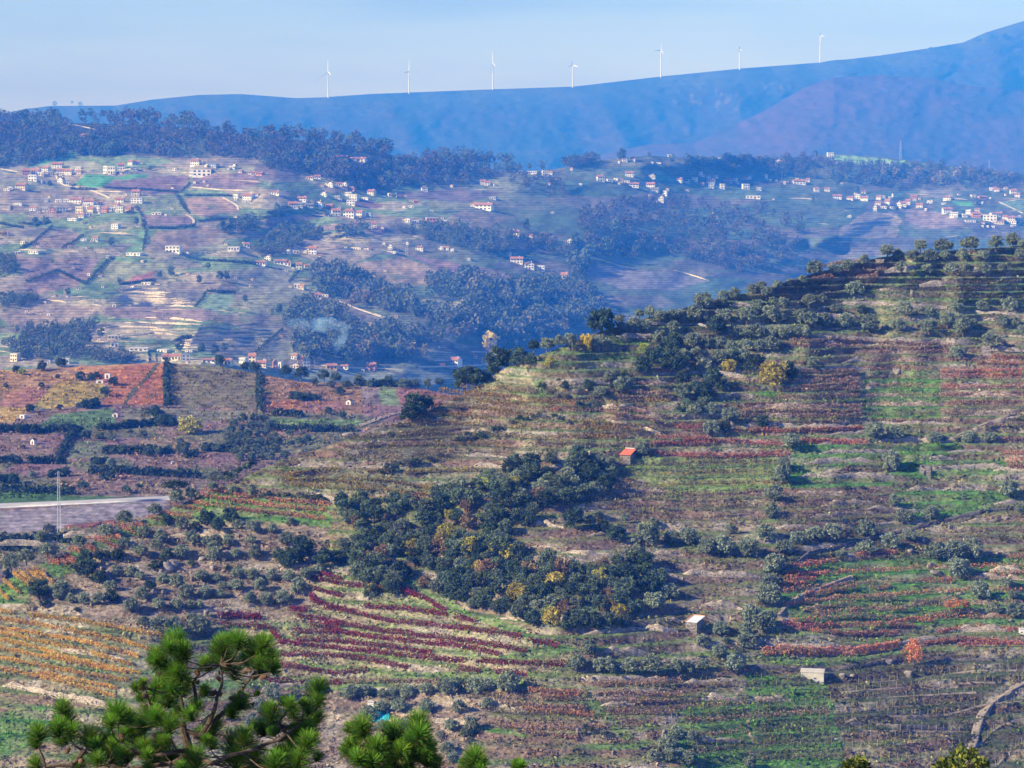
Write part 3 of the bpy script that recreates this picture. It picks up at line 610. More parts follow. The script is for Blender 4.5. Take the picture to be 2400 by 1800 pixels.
plant_list('olive', 'L', '420,332,132 130,322,102 240,392,112 30,492,112 135,462,82 335,482,142 65,932,92 30,1082,112 435,1102,92')
plant_list('olive', 'H', '1610,642,82 1660,592,72 1840,622,72 2020,652,82 1980,782,200 2140,762,112 1910,892,152 1950,187,112 2120,1122,142 2030,1192,162'); plant_list('oak', 'H', '1510,652,142 1700,692,102 1790,742,132')
plant_list('olive', 'K', '''1605,372,122 1525,472,142 1710,492,152 1865,492,132 2010,492,152 2180,482,122 550,632,102 680,632,122 740,592,92 880,632,142 950,602,102 1080,622,172 270,662,92 340,662,102 420,652,112 60,662,122 150,642,102 265,752,112 375,742,122 550,752,122 760,747,102 950,722,92 180,802,122 265,862,92 400,852,82
715,862,102 840,862,112 640,912,62 800,902,72 690,1022,112 720,1062,82 2170,922,112 2110,992,122 2020,1062,102 2130,1062,102 2200,1042,82''')
plant_list('olive', 'J', '1770,667,132 1920,642,62 2010,622,122 1680,752,122 1640,852,132')
plant_list('cypress', 'K', '1580,895,55', label='slim dark cypress on the bank below the orange vine rows')
plant_list('umbrella', 'G', '1140,452,165', label='dark umbrella shaped pine at the end of the pale road', tall=.75)
plant_list('olive', 'G', '''810,632,117 690,702,102 1005,572,97 1240,467,92 1145,497,112 1380,412,77 1510,437,72 1630,452,92 1480,362,62 1520,342,62 1600,282,62 510,782,102 310,842,122 170,882,112 70,922,112 130,872,62 270,752,92
1040,742,102 1010,802,92 910,832,92 1250,762,112 1180,662,92 800,782,82 860,802,62 930,722,102 1340,772,92 1400,762,82 1480,772,92 1540,662,82 1640,672,92 1665,692,62 1765,687,72 1880,642,72 1630,757,72 1860,762,102 1390,872,112 1380,802,82 1530,852,82 1660,862,112 1180,852,112
850,972,92 760,972,92 910,992,72 720,1062,92 1060,1022,92 1150,1042,112 1540,982,92 1640,992,92 1760,992,92 1870,1002,92 1990,992,112 1310,1002,102 1400,1002,72 1440,1052,72 1530,1062,102 1690,1062,102 1930,1082,122 400,1082,122 380,1122,82 460,1142,82 545,1152,102 640,1152,102 920,1122,102 1200,1122,122 1330,1112,102
1430,1112,72 1620,1142,92 1730,1162,112 1840,1152,122 1030,1182,92 850,1202,112 1150,1182,92 1230,1182,72 1290,1182,72 930,1292,82 1040,1332,142 1130,1332,132 1290,1362,182 1240,1262,72 2000,972,72 2060,962,92''')
plant_list('oak', 'G', '''1270,682,82 1340,642,112 1410,672,92 1500,622,112 1080,642,82 760,872,92 640,862,72 690,852,62 550,902,112 640,1012,102 560,982,152 970,1062,82 1000,932,82 250,1112,152 720,1142,102 1080,862,82 1900,902,152 1960,842,152 2090,902,122 2170,892,112 1810,872,92 1860,922,102''')
plant_list('darkbush', 'G', '300,1170,92 500,1202,52 1790,1152,62 1490,700,60 1060,900,70 1240,900,60 1480,930,60')

# the wooded gully in the middle of the hill: every crown a tree of its own
GULLY = poly('H 0,450 300,470 700,400 980,290 1150,205 1560,190 1760,205 1740,300 1690,410 1540,470 1250,500 1240,590 1050,660 1000,760 1300,830 1600,890 1850,830 2080,930 2060,1040 1950,1120 1860,1280 1750,1300 1250,1250 1100,1190 850,1150 550,1030 390,900 400,1000 260,1080 120,1060 60,900 0,780')
for t in ['900,960,100,yellow,lemon yellow tree low in the wooded gully', '920,410,96,lime,yellow green tree in the upper wooded gully', '1110,420,112,gold', '640,770,110,gold', '1190,1130,130,gold', '1380,1050,140,gold', '1680,1010,112,gold', '1540,1150,72,yellow,small lemon yellow tree at the lower edge of the gully',
          '450,830,120,gold', '1100,960,72,lime', '1340,1230,92,lime', '200,1070,70,yellow,amber yellow bush beside the crimson vine rows', '40,600,90,brown', '90,660,110,brown', '560,560,70,brown', '470,520,90,brown', '990,830,110,gold', '1250,960,80,lime', '1700,930,90,brown', '320,760,80,brown', '700,600,80,gold', '1330,890,80,brown']:
    q = t.split(','); plant(q[3], 800 + float(q[0]) * .36166, 1000 + float(q[1]) * .36166, float(q[2]) * .36166, label=q[4] if len(q) > 4 else None)
pts = []; tries = 0
while tries < 9000 and len(pts) < 215:
    tries += 1; u = random.uniform(800, 1570); v = random.uniform(1060, 1475)
    if not inside(np.array([u]), np.array([v - 8]), GULLY)[0]: continue
    if any(((u - a) / 20) ** 2 + ((v - b) / 15.5) ** 2 < 1 for a, b in pts): continue
    pts.append((u, v))
for u, v in sorted(pts, key=lambda q: q[1]):
    up = v < 1165 and u > 1080
    plant(random.choice(['olive', 'holm', 'holm', 'oak'] if up else ['holm', 'holm', 'holm', 'oak', 'oak', 'olive' if random.random() < .5 else 'holm', 'gold' if random.random() < .55 else 'brown']), u, v + 8, random.uniform(33, 50))

plant_list('oak', 'N', '1770,890,90 1800,870,110 1840,845,80 2010,745,110 2060,735,90 2100,720,60 2150,665,110 2190,650,80 2130,690,60 1690,960,34 1730,925,40', sink=.9)
# hedges and scrub banks on the near hill: lines of bushes
for pl in polys('''H 290,280 420,240 560,230 740,180; 780,110 900,70 1080,15; 250,300 400,290; M 290,830 400,770 480,720 540,710; 720,860 800,830 900,780; 60,900 150,880 280,910; 0,905 60,890; 130,760 200,790 280,810; 1000,700 1060,690 1200,740;
    N 1990,980 2050,960; I 660,830 640,960 620,1060; K 820,960 840,900 900,860; 1560,840 1700,900 1760,960; L 300,300 420,380; G 1700,450 1900,460 2150,480; 1400,360 1560,290 1680,250; K 0,640 240,650'''):
    for i in range(len(pl) - 1):
        (a, b), (c, d) = pl[i], pl[i + 1]; n = max(2, int(math.hypot(c - a, d - b) / 15))
        for k in range(n): plant('darkbush' if random.random() < .6 else 'bush', a + (c - a) * k / n + random.uniform(-3, 3), b + (d - b) * k / n + random.uniform(-3, 3), random.uniform(17, 30))
# ------------------------------------------------------------------ vines
PAL = dict(orange=[(.58, .25, .15), (.62, .31, .15), (.50, .19, .14), (.54, .33, .15)], crimson=[(.25, .040, .070), (.32, .055, .085), (.20, .035, .055), (.27, .10, .075)],
    yellow=[(.74, .48, .13), (.78, .56, .16), (.66, .37, .11), (.70, .52, .18)], red=[(.54, .21, .165), (.58, .25, .17), (.44, .17, .145), (.46, .27, .17)],
    dull=[(.45, .27, .215), (.40, .29, .21), (.49, .27, .20), (.30, .24, .17)], bare=[(.20, .15, .11), (.24, .19, .13), (.17, .13, .10), (.20, .20, .10)], gold=[(.42, .26, .07), (.34, .24, .08), (.24, .18, .09), (.50, .33, .07)],
    tall=[(.70, .36, .20), (.64, .28, .17), (.62, .34, .10), (.42, .10, .07)])
VINE_ADJ = dict(orange='orange red', crimson='deep crimson', yellow='yellow orange', red='bright red', dull='dull reddish', bare='almost leafless brown', gold='thin golden brown', tall='tall orange')
VINE_GROUP = dict(orange='orange red vine rows', crimson='crimson vine rows', yellow='yellow vine rows', red='bright red vine rows', dull='dull reddish vine rows', bare='leafless vine rows', gold='golden vine rows', tall='tall orange vine rows')
M_vine = mat_leaf('vine_leaves', (1, 1, 1), .10, .3)
M_post = mat_plain('weathered_post', (.36, .31, .26), .3, 8)
POSTS = []          # (u, v, x, y, z)
def resample(pl, step):
    out = []
    for i in range(len(pl) - 1):
        (a, b), (c, d) = pl[i], pl[i + 1]; n = max(1, int(math.hypot(c - a, d - b) / step))
        out += [(a + (c - a) * k / n, b + (d - b) * k / n) for k in range(n)]
    return np.array(out + [pl[-1]])
VN = 0
def vine_row(pl, pal, hgt=1.45, dens=34, fn=near, posts=True, gap=.2, label=None, size=.19):
    global VN
    VN += 1; rng = np.random.default_rng(1000 + VN)
    q = resample(pl, 2.0); P = fn(q[:, 0], q[:, 1])
    seg = np.linalg.norm(np.diff(P[:, :2], axis=0), axis=1); keep = seg < 6.0; L = np.where(keep, seg, .0)
    cum = np.concatenate([[0], np.cumsum(L)]); total = cum[-1]
    if total < 2: return
    n = int(total * dens); t = rng.uniform(0, total, n)
    dn = vnoise(t / 2.6 + VN * 9.1, t * 0 + .5, 5) + .5 * vnoise(t / .9 + VN * 3.3, t * 0 + .5, 6); t = t[dn > -.5 + gap * .55 + rng.uniform(-.12, .12, n)]; n = len(t)
    if n < 8: return
    # one vine every 1.1 m: leaves gather round it
    t = np.where(rng.uniform(size=n) < .6, np.round(t / 1.1) * 1.1 + rng.normal(0, .26, n), t); t = np.clip(t, 0, total)
    C = np.stack([np.interp(t, cum, P[:, k]) for k in range(3)], 1)
    hh = hgt * (.75 + .5 * (vnoise(t / 1.4 + VN, t * 0, 8) + .5))
    C[:, 2] += .12 + hh * rng.beta(1.5, 1.25, n); C[:, :2] += rng.normal(0, .17, (n, 2))
    V, F = cards(rng, C, size * rng.uniform(.7, 1.5, n), .7)
    pc = np.array(PAL[pal]); mixn = vnoise(t / 7. + VN * 1.7, t * 0, 12) + .5
    ci = np.clip((mixn * .8 + rng.uniform(-.15, .35, n)) * len(pc), 0, len(pc) - 1).astype(int); c = pc[ci] * (1 + .3 * rng.uniform(-1, 1, n))[:, None]
    wr = np.stack([P - np.array([0, 0, -.85]), P - np.array([0, 0, -.87])], 0); ok = len(q)      # the trellis wire
    V = np.concatenate([V, wr.reshape(-1, 3)]); F = np.concatenate([F, grid_faces(2, ok) + len(V) - 2 * ok]); c = np.concatenate([np.repeat(c, 4, 0), np.full((2 * ok, 3), .16)])
    base = C.mean(0); base[2] = P[:, 2].min()
    o = obj('vine_row', np_mesh('vine_row', V - base, F, M_vine, c), None, base)
    tag(o, label, 'vine row', VINE_GROUP[pal] + ('' if fn is near else ' on the farther hill'))
    if not label: later_label(o, float(q[:, 0].mean()), float(q[:, 1].mean()), VINE_ADJ[pal], 'vine row', NEAR_MARKS if fn is near else MID_MARKS)
    if posts:
        for tt in np.arange(random.uniform(0, 5), total, random.uniform(5, 8)):
            x, y, z = [float(np.interp(tt, cum, P[:, k])) for k in range(3)]
            POSTS.append((float(np.interp(tt, cum, q[:, 0])), float(np.interp(tt, cum, q[:, 1])), x, y, z))
MID_MARKS = [(230, 892, 'the white hut among the red vines'), (268, 972, 'the white hut by the green field'), (818, 945, 'the white hut at the field corner'), (78, 1037, 'the small white hut on the brown terraces'), (450, 1000, 'the round green tree'), (140, 1150, 'the lattice mast'), (590, 1060, 'the olive grove')]

for pal, kw, txt in [
  ('orange', {}, '''G 1330,428 1460,443; 1270,452 1500,492 1800,532 2110,556; 1740,487 1900,497 2130,522; 1180,492 1400,527 1650,562 1900,587 2110,612; 1120,522 1310,557; 1020,567 1250,602; 950,597 1150,637; 865,637 930,667; 790,662 870,707; 705,702 780,742; 625,742 770,802; 540,777 620,817; 465,802 580,857; 290,852 380,907; 340,842 430,907; 375,832 480,902; 420,832 495,887; 1520,457 1670,472;
     M 180,862 280,832; K 1210,617 1560,642; 1290,662 1480,667; 1180,747 1400,762 1640,782; L 1340,188 1500,160 1640,170'''),
  ('yellow', dict(hgt=1.2, dens=60, gap=-.25, size=.16), '''G 85,962 190,1042; 120,952 230,1032; 175,942 290,1022; 215,932 350,1027; 20,1012 130,1092; -20,1062 50,1132;
     J 190,128 540,168 800,218 1085,268; -40,145 300,198 600,258 800,298 1000,358; -40,208 300,258 600,313 890,393; -40,236 380,323 600,378 855,448; -40,280 230,338 430,403 680,463 910,503; -40,340 240,388 450,425 700,480 820,500; -40,400 300,463 560,513 830,553; -40,472 250,523 500,588 740,653; 250,503 500,553 760,603; -40,98 90,112'''),
  ('crimson', dict(dens=44, gap=0, hgt=1.55), '''J 1410,135 1550,140 1690,152; 1440,198 1640,200 1740,215 1800,280 1830,312; 1880,93 1990,98; 2010,-10 2070,58; 2100,178 2212,198; 
     P 807,1376 860,1380 990,1404 1047,1440; 855,1428 940,1432 1047,1446; 920,1376 990,1408; 1065,1450 1115,1464; 725,1411 800,1435 910,1460 1055,1476 1165,1488 1222,1500; 1237,1507 1308,1521;
     J 2010,190 2212,230; P 694,1448 800,1467 908,1487 1053,1503 1162,1519 1234,1532; 690,1486 800,1488 945,1508 1071,1519 1169,1541; 687,1504 800,1508 908,1522 1013,1537; 655,1511 800,1526 945,1542 1017,1549 1089,1557; 651,1539 800,1542 890,1557 955,1570; 658,1565 780,1584 862,1576; 1118,1557 1234,1560 1332,1564; 1075,1573 1126,1579; 1158,1580 1234,1588; 611,1598 709,1606 800,1606;
     G 2060,962 2212,1002; 2010,992 2212,1032; 2020,1062 2212,1112; 2010,1112 2080,1162; 2100,1187 2212,1202; 1880,1192 1990,1202; 1560,1080 1600,1082; 1420,1237 1690,1247'''),
  ('gold', {}, '''H 160,302 330,312; 410,312 600,302 950,292; 0,347 250,362 450,392 640,422; 0,372 250,422 560,457; 0,407 200,432; G 1830,342 2000,302 2212,292; 1800,357 2212,367; 1900,387 2212,412; M 0,797 150,822 200,847; 0,827 190,852; -60,872 120,880; 300,912 620,937; 290,927 580,952; 200,972 500,977; N 1900,772 2212,802; 1850,802 2212,832; 1830,832 2200,862; 1810,862 2100,892; 1760,905 2050,920'''),
  ('dull', {}, '''K 0,562 400,557 640,557; 1040,697 1200,717 1590,737; 1180,887 1530,932; 1650,642 1800,632 2212,652; 1660,692 2150,692; 1740,762 2150,762; 1660,582 2212,572;
     M 1200,562 1400,557 1900,582; 1180,577 1880,597; 1250,692 1500,692; 1260,717 1500,712; 1240,757 1500,747; 1190,772 1500,767; 1180,802 1500,797; 1000,832 1250,837 1510,842; 980,862 1510,867; 980,882 1510,887; 1530,907 1900,907; 560,747 700,752; 500,782 690,792; 450,802 690,812; 420,842 600,872 680,892; 400,867 640,907; 1860,792 2212,787; 1880,827 2212,822; 2040,930 2212,920; 2060,990 2212,985; 1320,240 1500,215; 1300,290 1380,280 1400,305; 1400,260 1620,255; 1420,300 1600,270;
     L 720,62 1010,27 1250,22 1400,27; 780,97 1110,62; 1250,97 1500,97; 850,122 1170,102; 900,152 1200,142 1400,162; 1500,47 1750,32; 1600,130 1900,110'''),
  ('red', {}, '''I 330,42 740,42 1190,27; 0,107 300,110 650,132; 750,112 1190,117; 0,207 400,207 650,187; 0,32 130,32; 2060,187 2212,187; 2100,237 2212,237; 2110,275 2212,272; 720,922 900,912; 650,972 950,967; 640,1042 800,1040; 700,1012 860,1002; 660,1082 720,1082; 790,1107 1000,1077 1150,1052; 1210,1062 1350,1050; 1550,1012 1750,1022; 1900,982 2212,967; 2100,862 2212,862; 1130,850 1400,830; 800,905 1000,890;
     M 2020,632 2212,632; 2010,657 2212,657; 1850,692 2212,687; 1850,714 2212,707; 1850,762 2212,757; 700,932 820,927; 950,947 1200,947 1520,942; 620,977 850,977; 1240,992 1540,1002; 610,1002 850,1007; 600,1047 900,1057 1200,1052; 610,690 720,692;
     L 640,187 900,202 1200,192 1500,202; 740,212 1050,252 1400,252; 1650,237 1900,212 2180,227; 1560,312 1800,292 2212,312; 1780,322 2212,322; 700,170 900,165'''),
  ('tall', dict(hgt=2.5, dens=80, gap=-.3), 'L 520,378 800,383 1100,383 1400,333'),
  ('bare', dict(dens=18, size=.14), '''M 1720,310 2100,310; 1760,340 2212,335; 1700,370 2212,360; 1560,350 1700,345; 1880,850 2212,845; 1900,870 2212,868; 720,1010 1100,1012; 300,960 560,962; 100,1000 420,1010; 900,910 1500,908;
     I 0,240 600,225; 0,275 600,258; 0,310 580,292; 0,345 570,325; 0,385 540,362; 20,455 520,425; 40,500 510,470; 60,550 490,520; 80,600 470,570; 640,460 1400,440; 640,490 1180,480; 640,525 1000,520; 640,570 1450,560; 640,615 1350,600; 640,690 1100,680; 700,260 1280,265; 740,375 1340,370; 1620,640 2212,630; 1640,690 2212,680; 1650,720 2212,725; 1950,540 2150,535;
     H 1850,390 2212,420; 1800,420 2212,460; 1720,450 2212,500; 1650,490 2212,550; 1600,520 2212,600; 1800,560 2212,640; 1850,250 2212,260; 1860,285 2212,300; 1860,320 2212,340;
     N 1700,950 2100,930; 1650,985 2150,960; 1600,1010 2212,1000; 1540,1035 2212,1040; 1480,1060 2000,1060; H 0,90 400,60 700,50; 0,140 350,120; 0,190 250,180; 400,60 800,20;
     L 10,700 400,695; 10,735 400,730; 10,770 400,765; 10,805 400,800; 470,700 930,690; 470,735 940,725; 470,770 950,760; 470,805 950,795; 470,840 960,830; 470,875 960,865; 470,910 970,900; 470,945 975,935; 470,980 980,970; 470,1015 985,1005; 470,1050 990,1040; 40,960 400,950; 80,1000 420,990; 100,1040 420,1030; 450,520 760,540; 440,560 760,575; 0,590 420,580'''),
  ]:
    for pl in polys(txt): vine_row(pl, pal, **kw)

# more rows, one to a terrace, following the contour across whole plots
def contour_rows(plot, pal, every=1, lift=.90, skip=.0, **kw):
    us = np.arange(min(p[0] for p in plot), max(p[0] for p in plot), 5.0); v0, v1 = min(p[1] for p in plot), max(p[1] for p in plot)
    qa = near_phase(us, np.full(us.shape, v1), True); qb = near_phase(us, np.full(us.shape, v0), True); rr = random.Random(int(v0 * 7 + us[0]))
    for n in range(int(qa.min()) - 1, int(qb.max()) + 2, every):
        lo = np.full(us.shape, v0 - 1.); hi = np.full(us.shape, v1 + 1.)
        for _ in range(16):
            m = (lo + hi) / 2; up = near_phase(us, m, True) > n + lift; lo = np.where(up, m, lo); hi = np.where(up, hi, m)
        v = (lo + hi) / 2; ok = inside(us, v, plot) & (v > v0) & (v < v1); run = []
        for i in range(len(us) + 1):
            if i < len(us) and ok[i]: run.append((float(us[i]), float(v[i])))
            else:
                if len(run) > 8 and rr.random() >= skip: vine_row(run, rr.choice(pal), **kw)
                run = []
for pg, pal, kw in [('M 1520,610 2000,600 2212,640 2212,900 1530,900', ['dull', 'dull', 'bare'], dict(dens=20)), ('M 1000,690 1510,690 1510,900 980,890', ['dull', 'bare', 'gold'], dict(dens=20)), ('I 650,900 900,880 1500,830 2212,800 2212,1280 1700,1290 640,1230', ['dull', 'dull', 'orange', 'bare'], dict(dens=22)),
    ('N 1700,900 1980,760 2212,740 2212,1000 1900,1080 1400,1080', ['gold', 'bare', 'bare'], dict(dens=16)), ('H 0,0 1000,0 1400,60 1100,150 300,180 0,260', ['gold', 'bare', 'bare'], dict(dens=16)), ('M 0,760 200,780 560,740 690,760 690,900 400,990 0,1000', ['gold', 'dull', 'bare'], dict(dens=16)), ('I -100,205 620,190 660,330 590,420 -150,430', ['bare', 'gold'], dict(dens=12, skip=.3)),
    ('H 1850,390 2212,430 2212,700 1850,640 1400,560 1700,400', ['bare'], dict(dens=14)), ('I 0,440 540,410 480,640 0,640', ['bare'], dict(dens=14)), ('I 640,430 1440,430 1400,620 1100,690 620,690', ['bare', 'bare', 'dull'], dict(dens=14)), ('K 900,620 1560,580 1800,790 1950,940 1900,980 1000,900', ['dull', 'orange', 'bare'], dict(dens=22, skip=.25)),
    ('K 1650,570 2212,545 2212,780 1800,790', ['dull', 'bare'], dict(dens=20)), ('M 1720,300 2212,290 2212,390 1500,380', ['bare'], dict(dens=14)), ('L 0,650 420,650 420,1090 40,1090', ['bare', 'dull'], dict(dens=16)), ('L 460,690 960,690 1030,1090 460,1090', ['bare', 'bare', 'dull'], dict(dens=16)), ('L 960,600 2000,560 1800,1000 1080,1000', ['bare'], dict(dens=9, posts=False, skip=.2)),
    ('G 1320,400 1700,460 2140,520 2140,640 1560,610 1000,640 640,800 480,900 300,900 640,690 1000,560', ['orange', 'red'], dict(dens=26, skip=.45))]:
    contour_rows(poly(pg), pal, **kw)

# rows of bare posts along the pale terrace edges at the lower right, with the tracks they follow
STRIPS = polys('''L 1020,612 1500,577 1900,547 2212,552; 960,667 1400,642 1900,612; 1150,722 1400,702 1700,692; 1330,767 1700,762 1950,692 2212,672; 1150,862 1500,865 1850,868; 1880,985 1960,920 2050,832 2130,795 2212,782; 2030,1100 2120,992 2212,942; 1050,805 1120,780; 1140,560 1400,535; 1680,500 1900,470 2212,470; 1060,905 1600,905; 1100,965 1800,960; 1120,1045 1500,1040''')
for pl in STRIPS:
    q = resample(pl, 3.0); P = near(q[:, 0], q[:, 1]); cum = np.concatenate([[0], np.cumsum(np.linalg.norm(np.diff(P[:, :2], axis=0), axis=1))])
    st = 2.2 if pl[0][1] < 1690 else 2.0
    for tt in np.arange(0, cum[-1], st):
        POSTS.append((float(np.interp(tt, cum, q[:, 0])), float(np.interp(tt, cum, q[:, 1])), *[float(np.interp(tt, cum, P[:, k])) for k in range(3)]))
POSTS.sort(key=lambda p: p[3] - (400 if p[0] > 1930 and p[1] > 1560 else 0))
pm = MB().box(-.048, .048, -.048, .048, -.3, 1.5, .8).mesh('vine_post', M_post)
for p in POSTS[:300]:
    o = obj('vine_post', pm, None, p[2:5], (1, 1, random.uniform(.8, 1.15)), random.uniform(0, 3)); o.rotation_euler[0] = random.uniform(-.06, .06); o.rotation_euler[1] = random.uniform(-.08, .08)
    tag(o, 'thin weathered post standing in the lower vineyard terraces', 'post', 'posts of the lower vineyard terraces')
rest = POSTS[300:]; n = len(rest)
PC = np.array([p[2:5] for p in rest]); w = .05; cr = np.array([(-w, -w), (w, -w), (w, w), (-w, w)])
tilt = np.random.default_rng(5).normal(0, .09, (n, 1, 2)); hts = np.random.default_rng(6).uniform(1.2, 1.75, (n, 1))
Vb = np.concatenate([PC[:, None, :2] + cr[None], np.repeat(PC[:, None, 2:3] - .3, 4, 1)], 2); Vt = np.concatenate([PC[:, None, :2] + cr[None] * .8 + tilt, np.repeat((PC[:, 2:3] + hts)[:, None, :], 4, 1)], 2)
V = np.concatenate([Vb, Vt], 1).reshape(-1, 3); f = np.array([(0, 1, 5, 4), (1, 2, 6, 5), (2, 3, 7, 6), (3, 0, 4, 7), (4, 5, 6, 7)])
structure(obj('vineyard_stakes', np_mesh('vineyard_stakes', V, (f[None] + 8 * np.arange(n)[:, None, None]).reshape(-1, 4), M_post)), 'stuff')

# ------------------------------------------------------------------ dry stone walls holding the terraces
M_wall = mat_stone('dry_stone', (.24, .21, .19), (.58, .51, .43), 2.2)
M_wall_pale = mat_stone('pale_stone', (.32, .27, .22), (.68, .58, .46), 2.0)
M_wall_shaded = mat_stone('shaded_stone', (.10, .09, .09), (.26, .24, .23), 2.2)  # darker copy of the dry stone, with shade put into its colour
def stone_wall(pl, hpx, fn=near, mat=None, marks=None, adj='grey', label=None, thick=.55, group='dry stone walls of the near hill', step=3.0, name='stone_wall', ends=True):
    q = resample(pl, step); n = len(q)
    if n < 3: return
    h = np.array([.85 * hpx * (1 + .8 * fbm(a / 22., b / 40., 171, 3)) for a, b in q])
    if ends: h *= np.clip(np.minimum(np.arange(n) + 1, np.arange(n)[::-1] + 1) / 9., .2, 1)
    B = fn(q[:, 0], q[:, 1] + .5); hm = h * KP * B[:, 1]; d = np.gradient(B[:, :2], axis=0); d /= np.linalg.norm(d, axis=1)[:, None] + 1e-9
    nr = np.stack([d[:, 1], -d[:, 0]], 1); nr *= np.where(nr[:, 1:2] > 0, -1, 1)     # towards the valley
    jag = .18 * vnoise(np.arange(n) * .9, np.zeros(n), 173); rows = []
    for off, z in ((thick * .55, -.6), (thick * .45, 0), (thick * .3, 1), (-thick * .5, 1), (-thick * .5, -.6)):
        p = np.zeros((n, 3)); p[:, :2] = B[:, :2] + nr * (off + .1 * vnoise(np.arange(n) * .7 + z * 9, np.ones(n) * z, 177))[:, None]; p[:, 2] = B[:, 2] + (hm * (1 + jag) if z == 1 else z); rows.append(p)
    A = np.array(rows).reshape(-1, 3); F = grid_faces(5, n); base = A.mean(0)
    caps = [(0, n, 2 * n, 3 * n), (n - 1, 2 * n - 1, 3 * n - 1, 4 * n - 1)]
    o = obj(name, np_mesh(name, A - base, np.concatenate([F, np.array(caps)]), mat or M_wall), None, base)
    tag(o, label, 'wall', group, 'thing')
    if not label: later_label(o, float(q[:, 0].mean()), float(q[:, 1].mean()), adj, 'terrace wall', marks or NEAR_MARKS)
for hpx, mt, adj, txt in [
  (14, 'p', 'pale stone', 'I 0,955 250,968 500,975; 120,1160 390,1185; H 1260,640 1440,655; 840,262 1090,268; 1970,965 2212,985; 1920,1315 2180,1325; G 240,930 340,1005; I 1990,930 2212,940; K 520,805 880,825; 1700,345 2000,370; J 20,572 370,645 740,712; K 560,700 850,712; H 2100,1240 2212,1265; G 410,705 620,705; K 1200,700 1260,705; L 110,660 410,668'),
  (10, 'p', 'pale stone', 'H 990,765 1170,765; 1210,782 1390,785; 1430,815 1800,845; 2000,830 2212,830; 1020,1240 1200,1262; K 1540,525 2212,545; L 420,662 700,666; J 400,335 850,425; 270,190 480,225; M 400,882 440,905 640,948; 390,832 520,842 660,892; G 1960,440 2212,492; 410,700 620,702; M 580,742 700,737; L 90,930 370,930; J 1700,590 2000,560; K 300,800 400,800; L 0,560 400,545; K 1680,700 1900,690; J 240,175 420,215'),
  (10, 'g', 'grey stone', 'I 760,325 1060,320 1370,330; 700,440 1100,445; 600,655 1100,665; 1200,530 1560,560; 1450,410 1980,415; 1620,270 2080,260; 0,190 400,192 720,172; 1600,200 1750,205; 1720,165 1990,160; 2020,500 2200,490; M 1290,545 1500,550 2000,560; 1330,675 1545,672; 1760,308 2100,303; 1610,250 1830,238; 1650,408 1880,405; 2020,615 2090,615; 1870,677 2010,680; 1150,668 1330,680; 730,692 1000,702; 1040,832 1500,840; 990,920 1520,930; L 500,318 900,325 1200,335; G -40,755 380,755; L 1400,300 1700,265'),
  (7, 'g', 'low grey', 'M 1660,240 2212,235; 1400,388 1650,393; 1560,907 1880,912; 450,530 640,530; 2100,538 2212,530; 540,467 850,487; 940,395 1030,392; 2060,585 2212,590; 1900,430 2212,437; 1300,440 1500,442; L 850,370 1300,350; M 220,720 420,730; 640,690 700,690; I 1380,480 1500,485'),
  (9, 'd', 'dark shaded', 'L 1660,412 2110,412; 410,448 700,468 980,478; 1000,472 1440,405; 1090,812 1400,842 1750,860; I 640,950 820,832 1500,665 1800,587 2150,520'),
  ]:
    for pl in polys(txt): stone_wall(pl, hpx, mat=dict(p=M_wall_pale, g=M_wall, d=M_wall_shaded)[mt], adj=adj)

# walls along the feet of more terrace banks
def contour_walls(plot, keep, hpx, seed, mats, lift=.03):
    us = np.arange(min(p[0] for p in plot), max(p[0] for p in plot), 4.0); v0, v1 = min(p[1] for p in plot), max(p[1] for p in plot); rr = random.Random(seed)
    qa = near_phase(us, np.full(us.shape, v1), True); qb = near_phase(us, np.full(us.shape, v0), True)
    for n in range(int(qa.min()), int(qb.max()) + 1):
        lo = np.full(us.shape, v0 - 1.); hi = np.full(us.shape, v1 + 1.)
        for _ in range(16):
            m = (lo + hi) / 2; up = near_phase(us, m, True) > n + lift; lo = np.where(up, m, lo); hi = np.where(up, hi, m)
        v = (lo + hi) / 2; i = rr.randint(0, 30)
        while i < len(us) - 12:
            L = rr.randint(12, 46); seg = [(float(us[k]), float(v[k])) for k in range(i, min(i + L, len(us))) if inside(us[k:k + 1], v[k:k + 1], plot)[0] and v0 < v[k] < v1]
            if len(seg) > 9 and rr.random() < keep: stone_wall(seg, hpx * rr.uniform(.7, 1.1), mat=rr.choice(mats), adj=rr.choice(['grey stone', 'long grey', 'weathered', 'broken grey']))
            i += L + rr.randint(8, 40)
contour_walls(poly('M 1000,560 2212,540 2212,1000 1000,1000'), .55, 13, 1, [M_wall, M_wall_pale])
contour_walls(poly('I 620,100 2212,60 2212,800 700,700'), .55, 13, 2, [M_wall, M_wall_pale])
contour_walls(poly('I 1600,800 2212,760 2212,1330 1700,1330'), .6, 14, 3, [M_wall, M_wall_pale]); contour_walls(poly('M 1300,200 2212,190 2212,530 1300,520'), .5, 10, 4, [M_wall])
contour_walls(poly('H 1250,600 2212,780 2212,1382 1500,1382 2000,1100 1850,800'), .6, 14, 5, [M_wall_pale]); contour_walls(poly('K 1200,500 2212,540 2212,760 900,620'), .5, 10, 6, [M_wall_pale, M_wall])
contour_walls(poly('H -300,100 900,0 1100,200 200,300 -400,420'), .4, 9, 7, [M_wall]); contour_walls(poly('G 400,900 1200,620 2000,700 2050,1100 1300,1300 700,1200'), .5, 10, 8, [M_wall_pale])
contour_walls(poly('K 300,640 1000,640 800,1100 300,1100'), .5, 10, 9, [M_wall_pale])

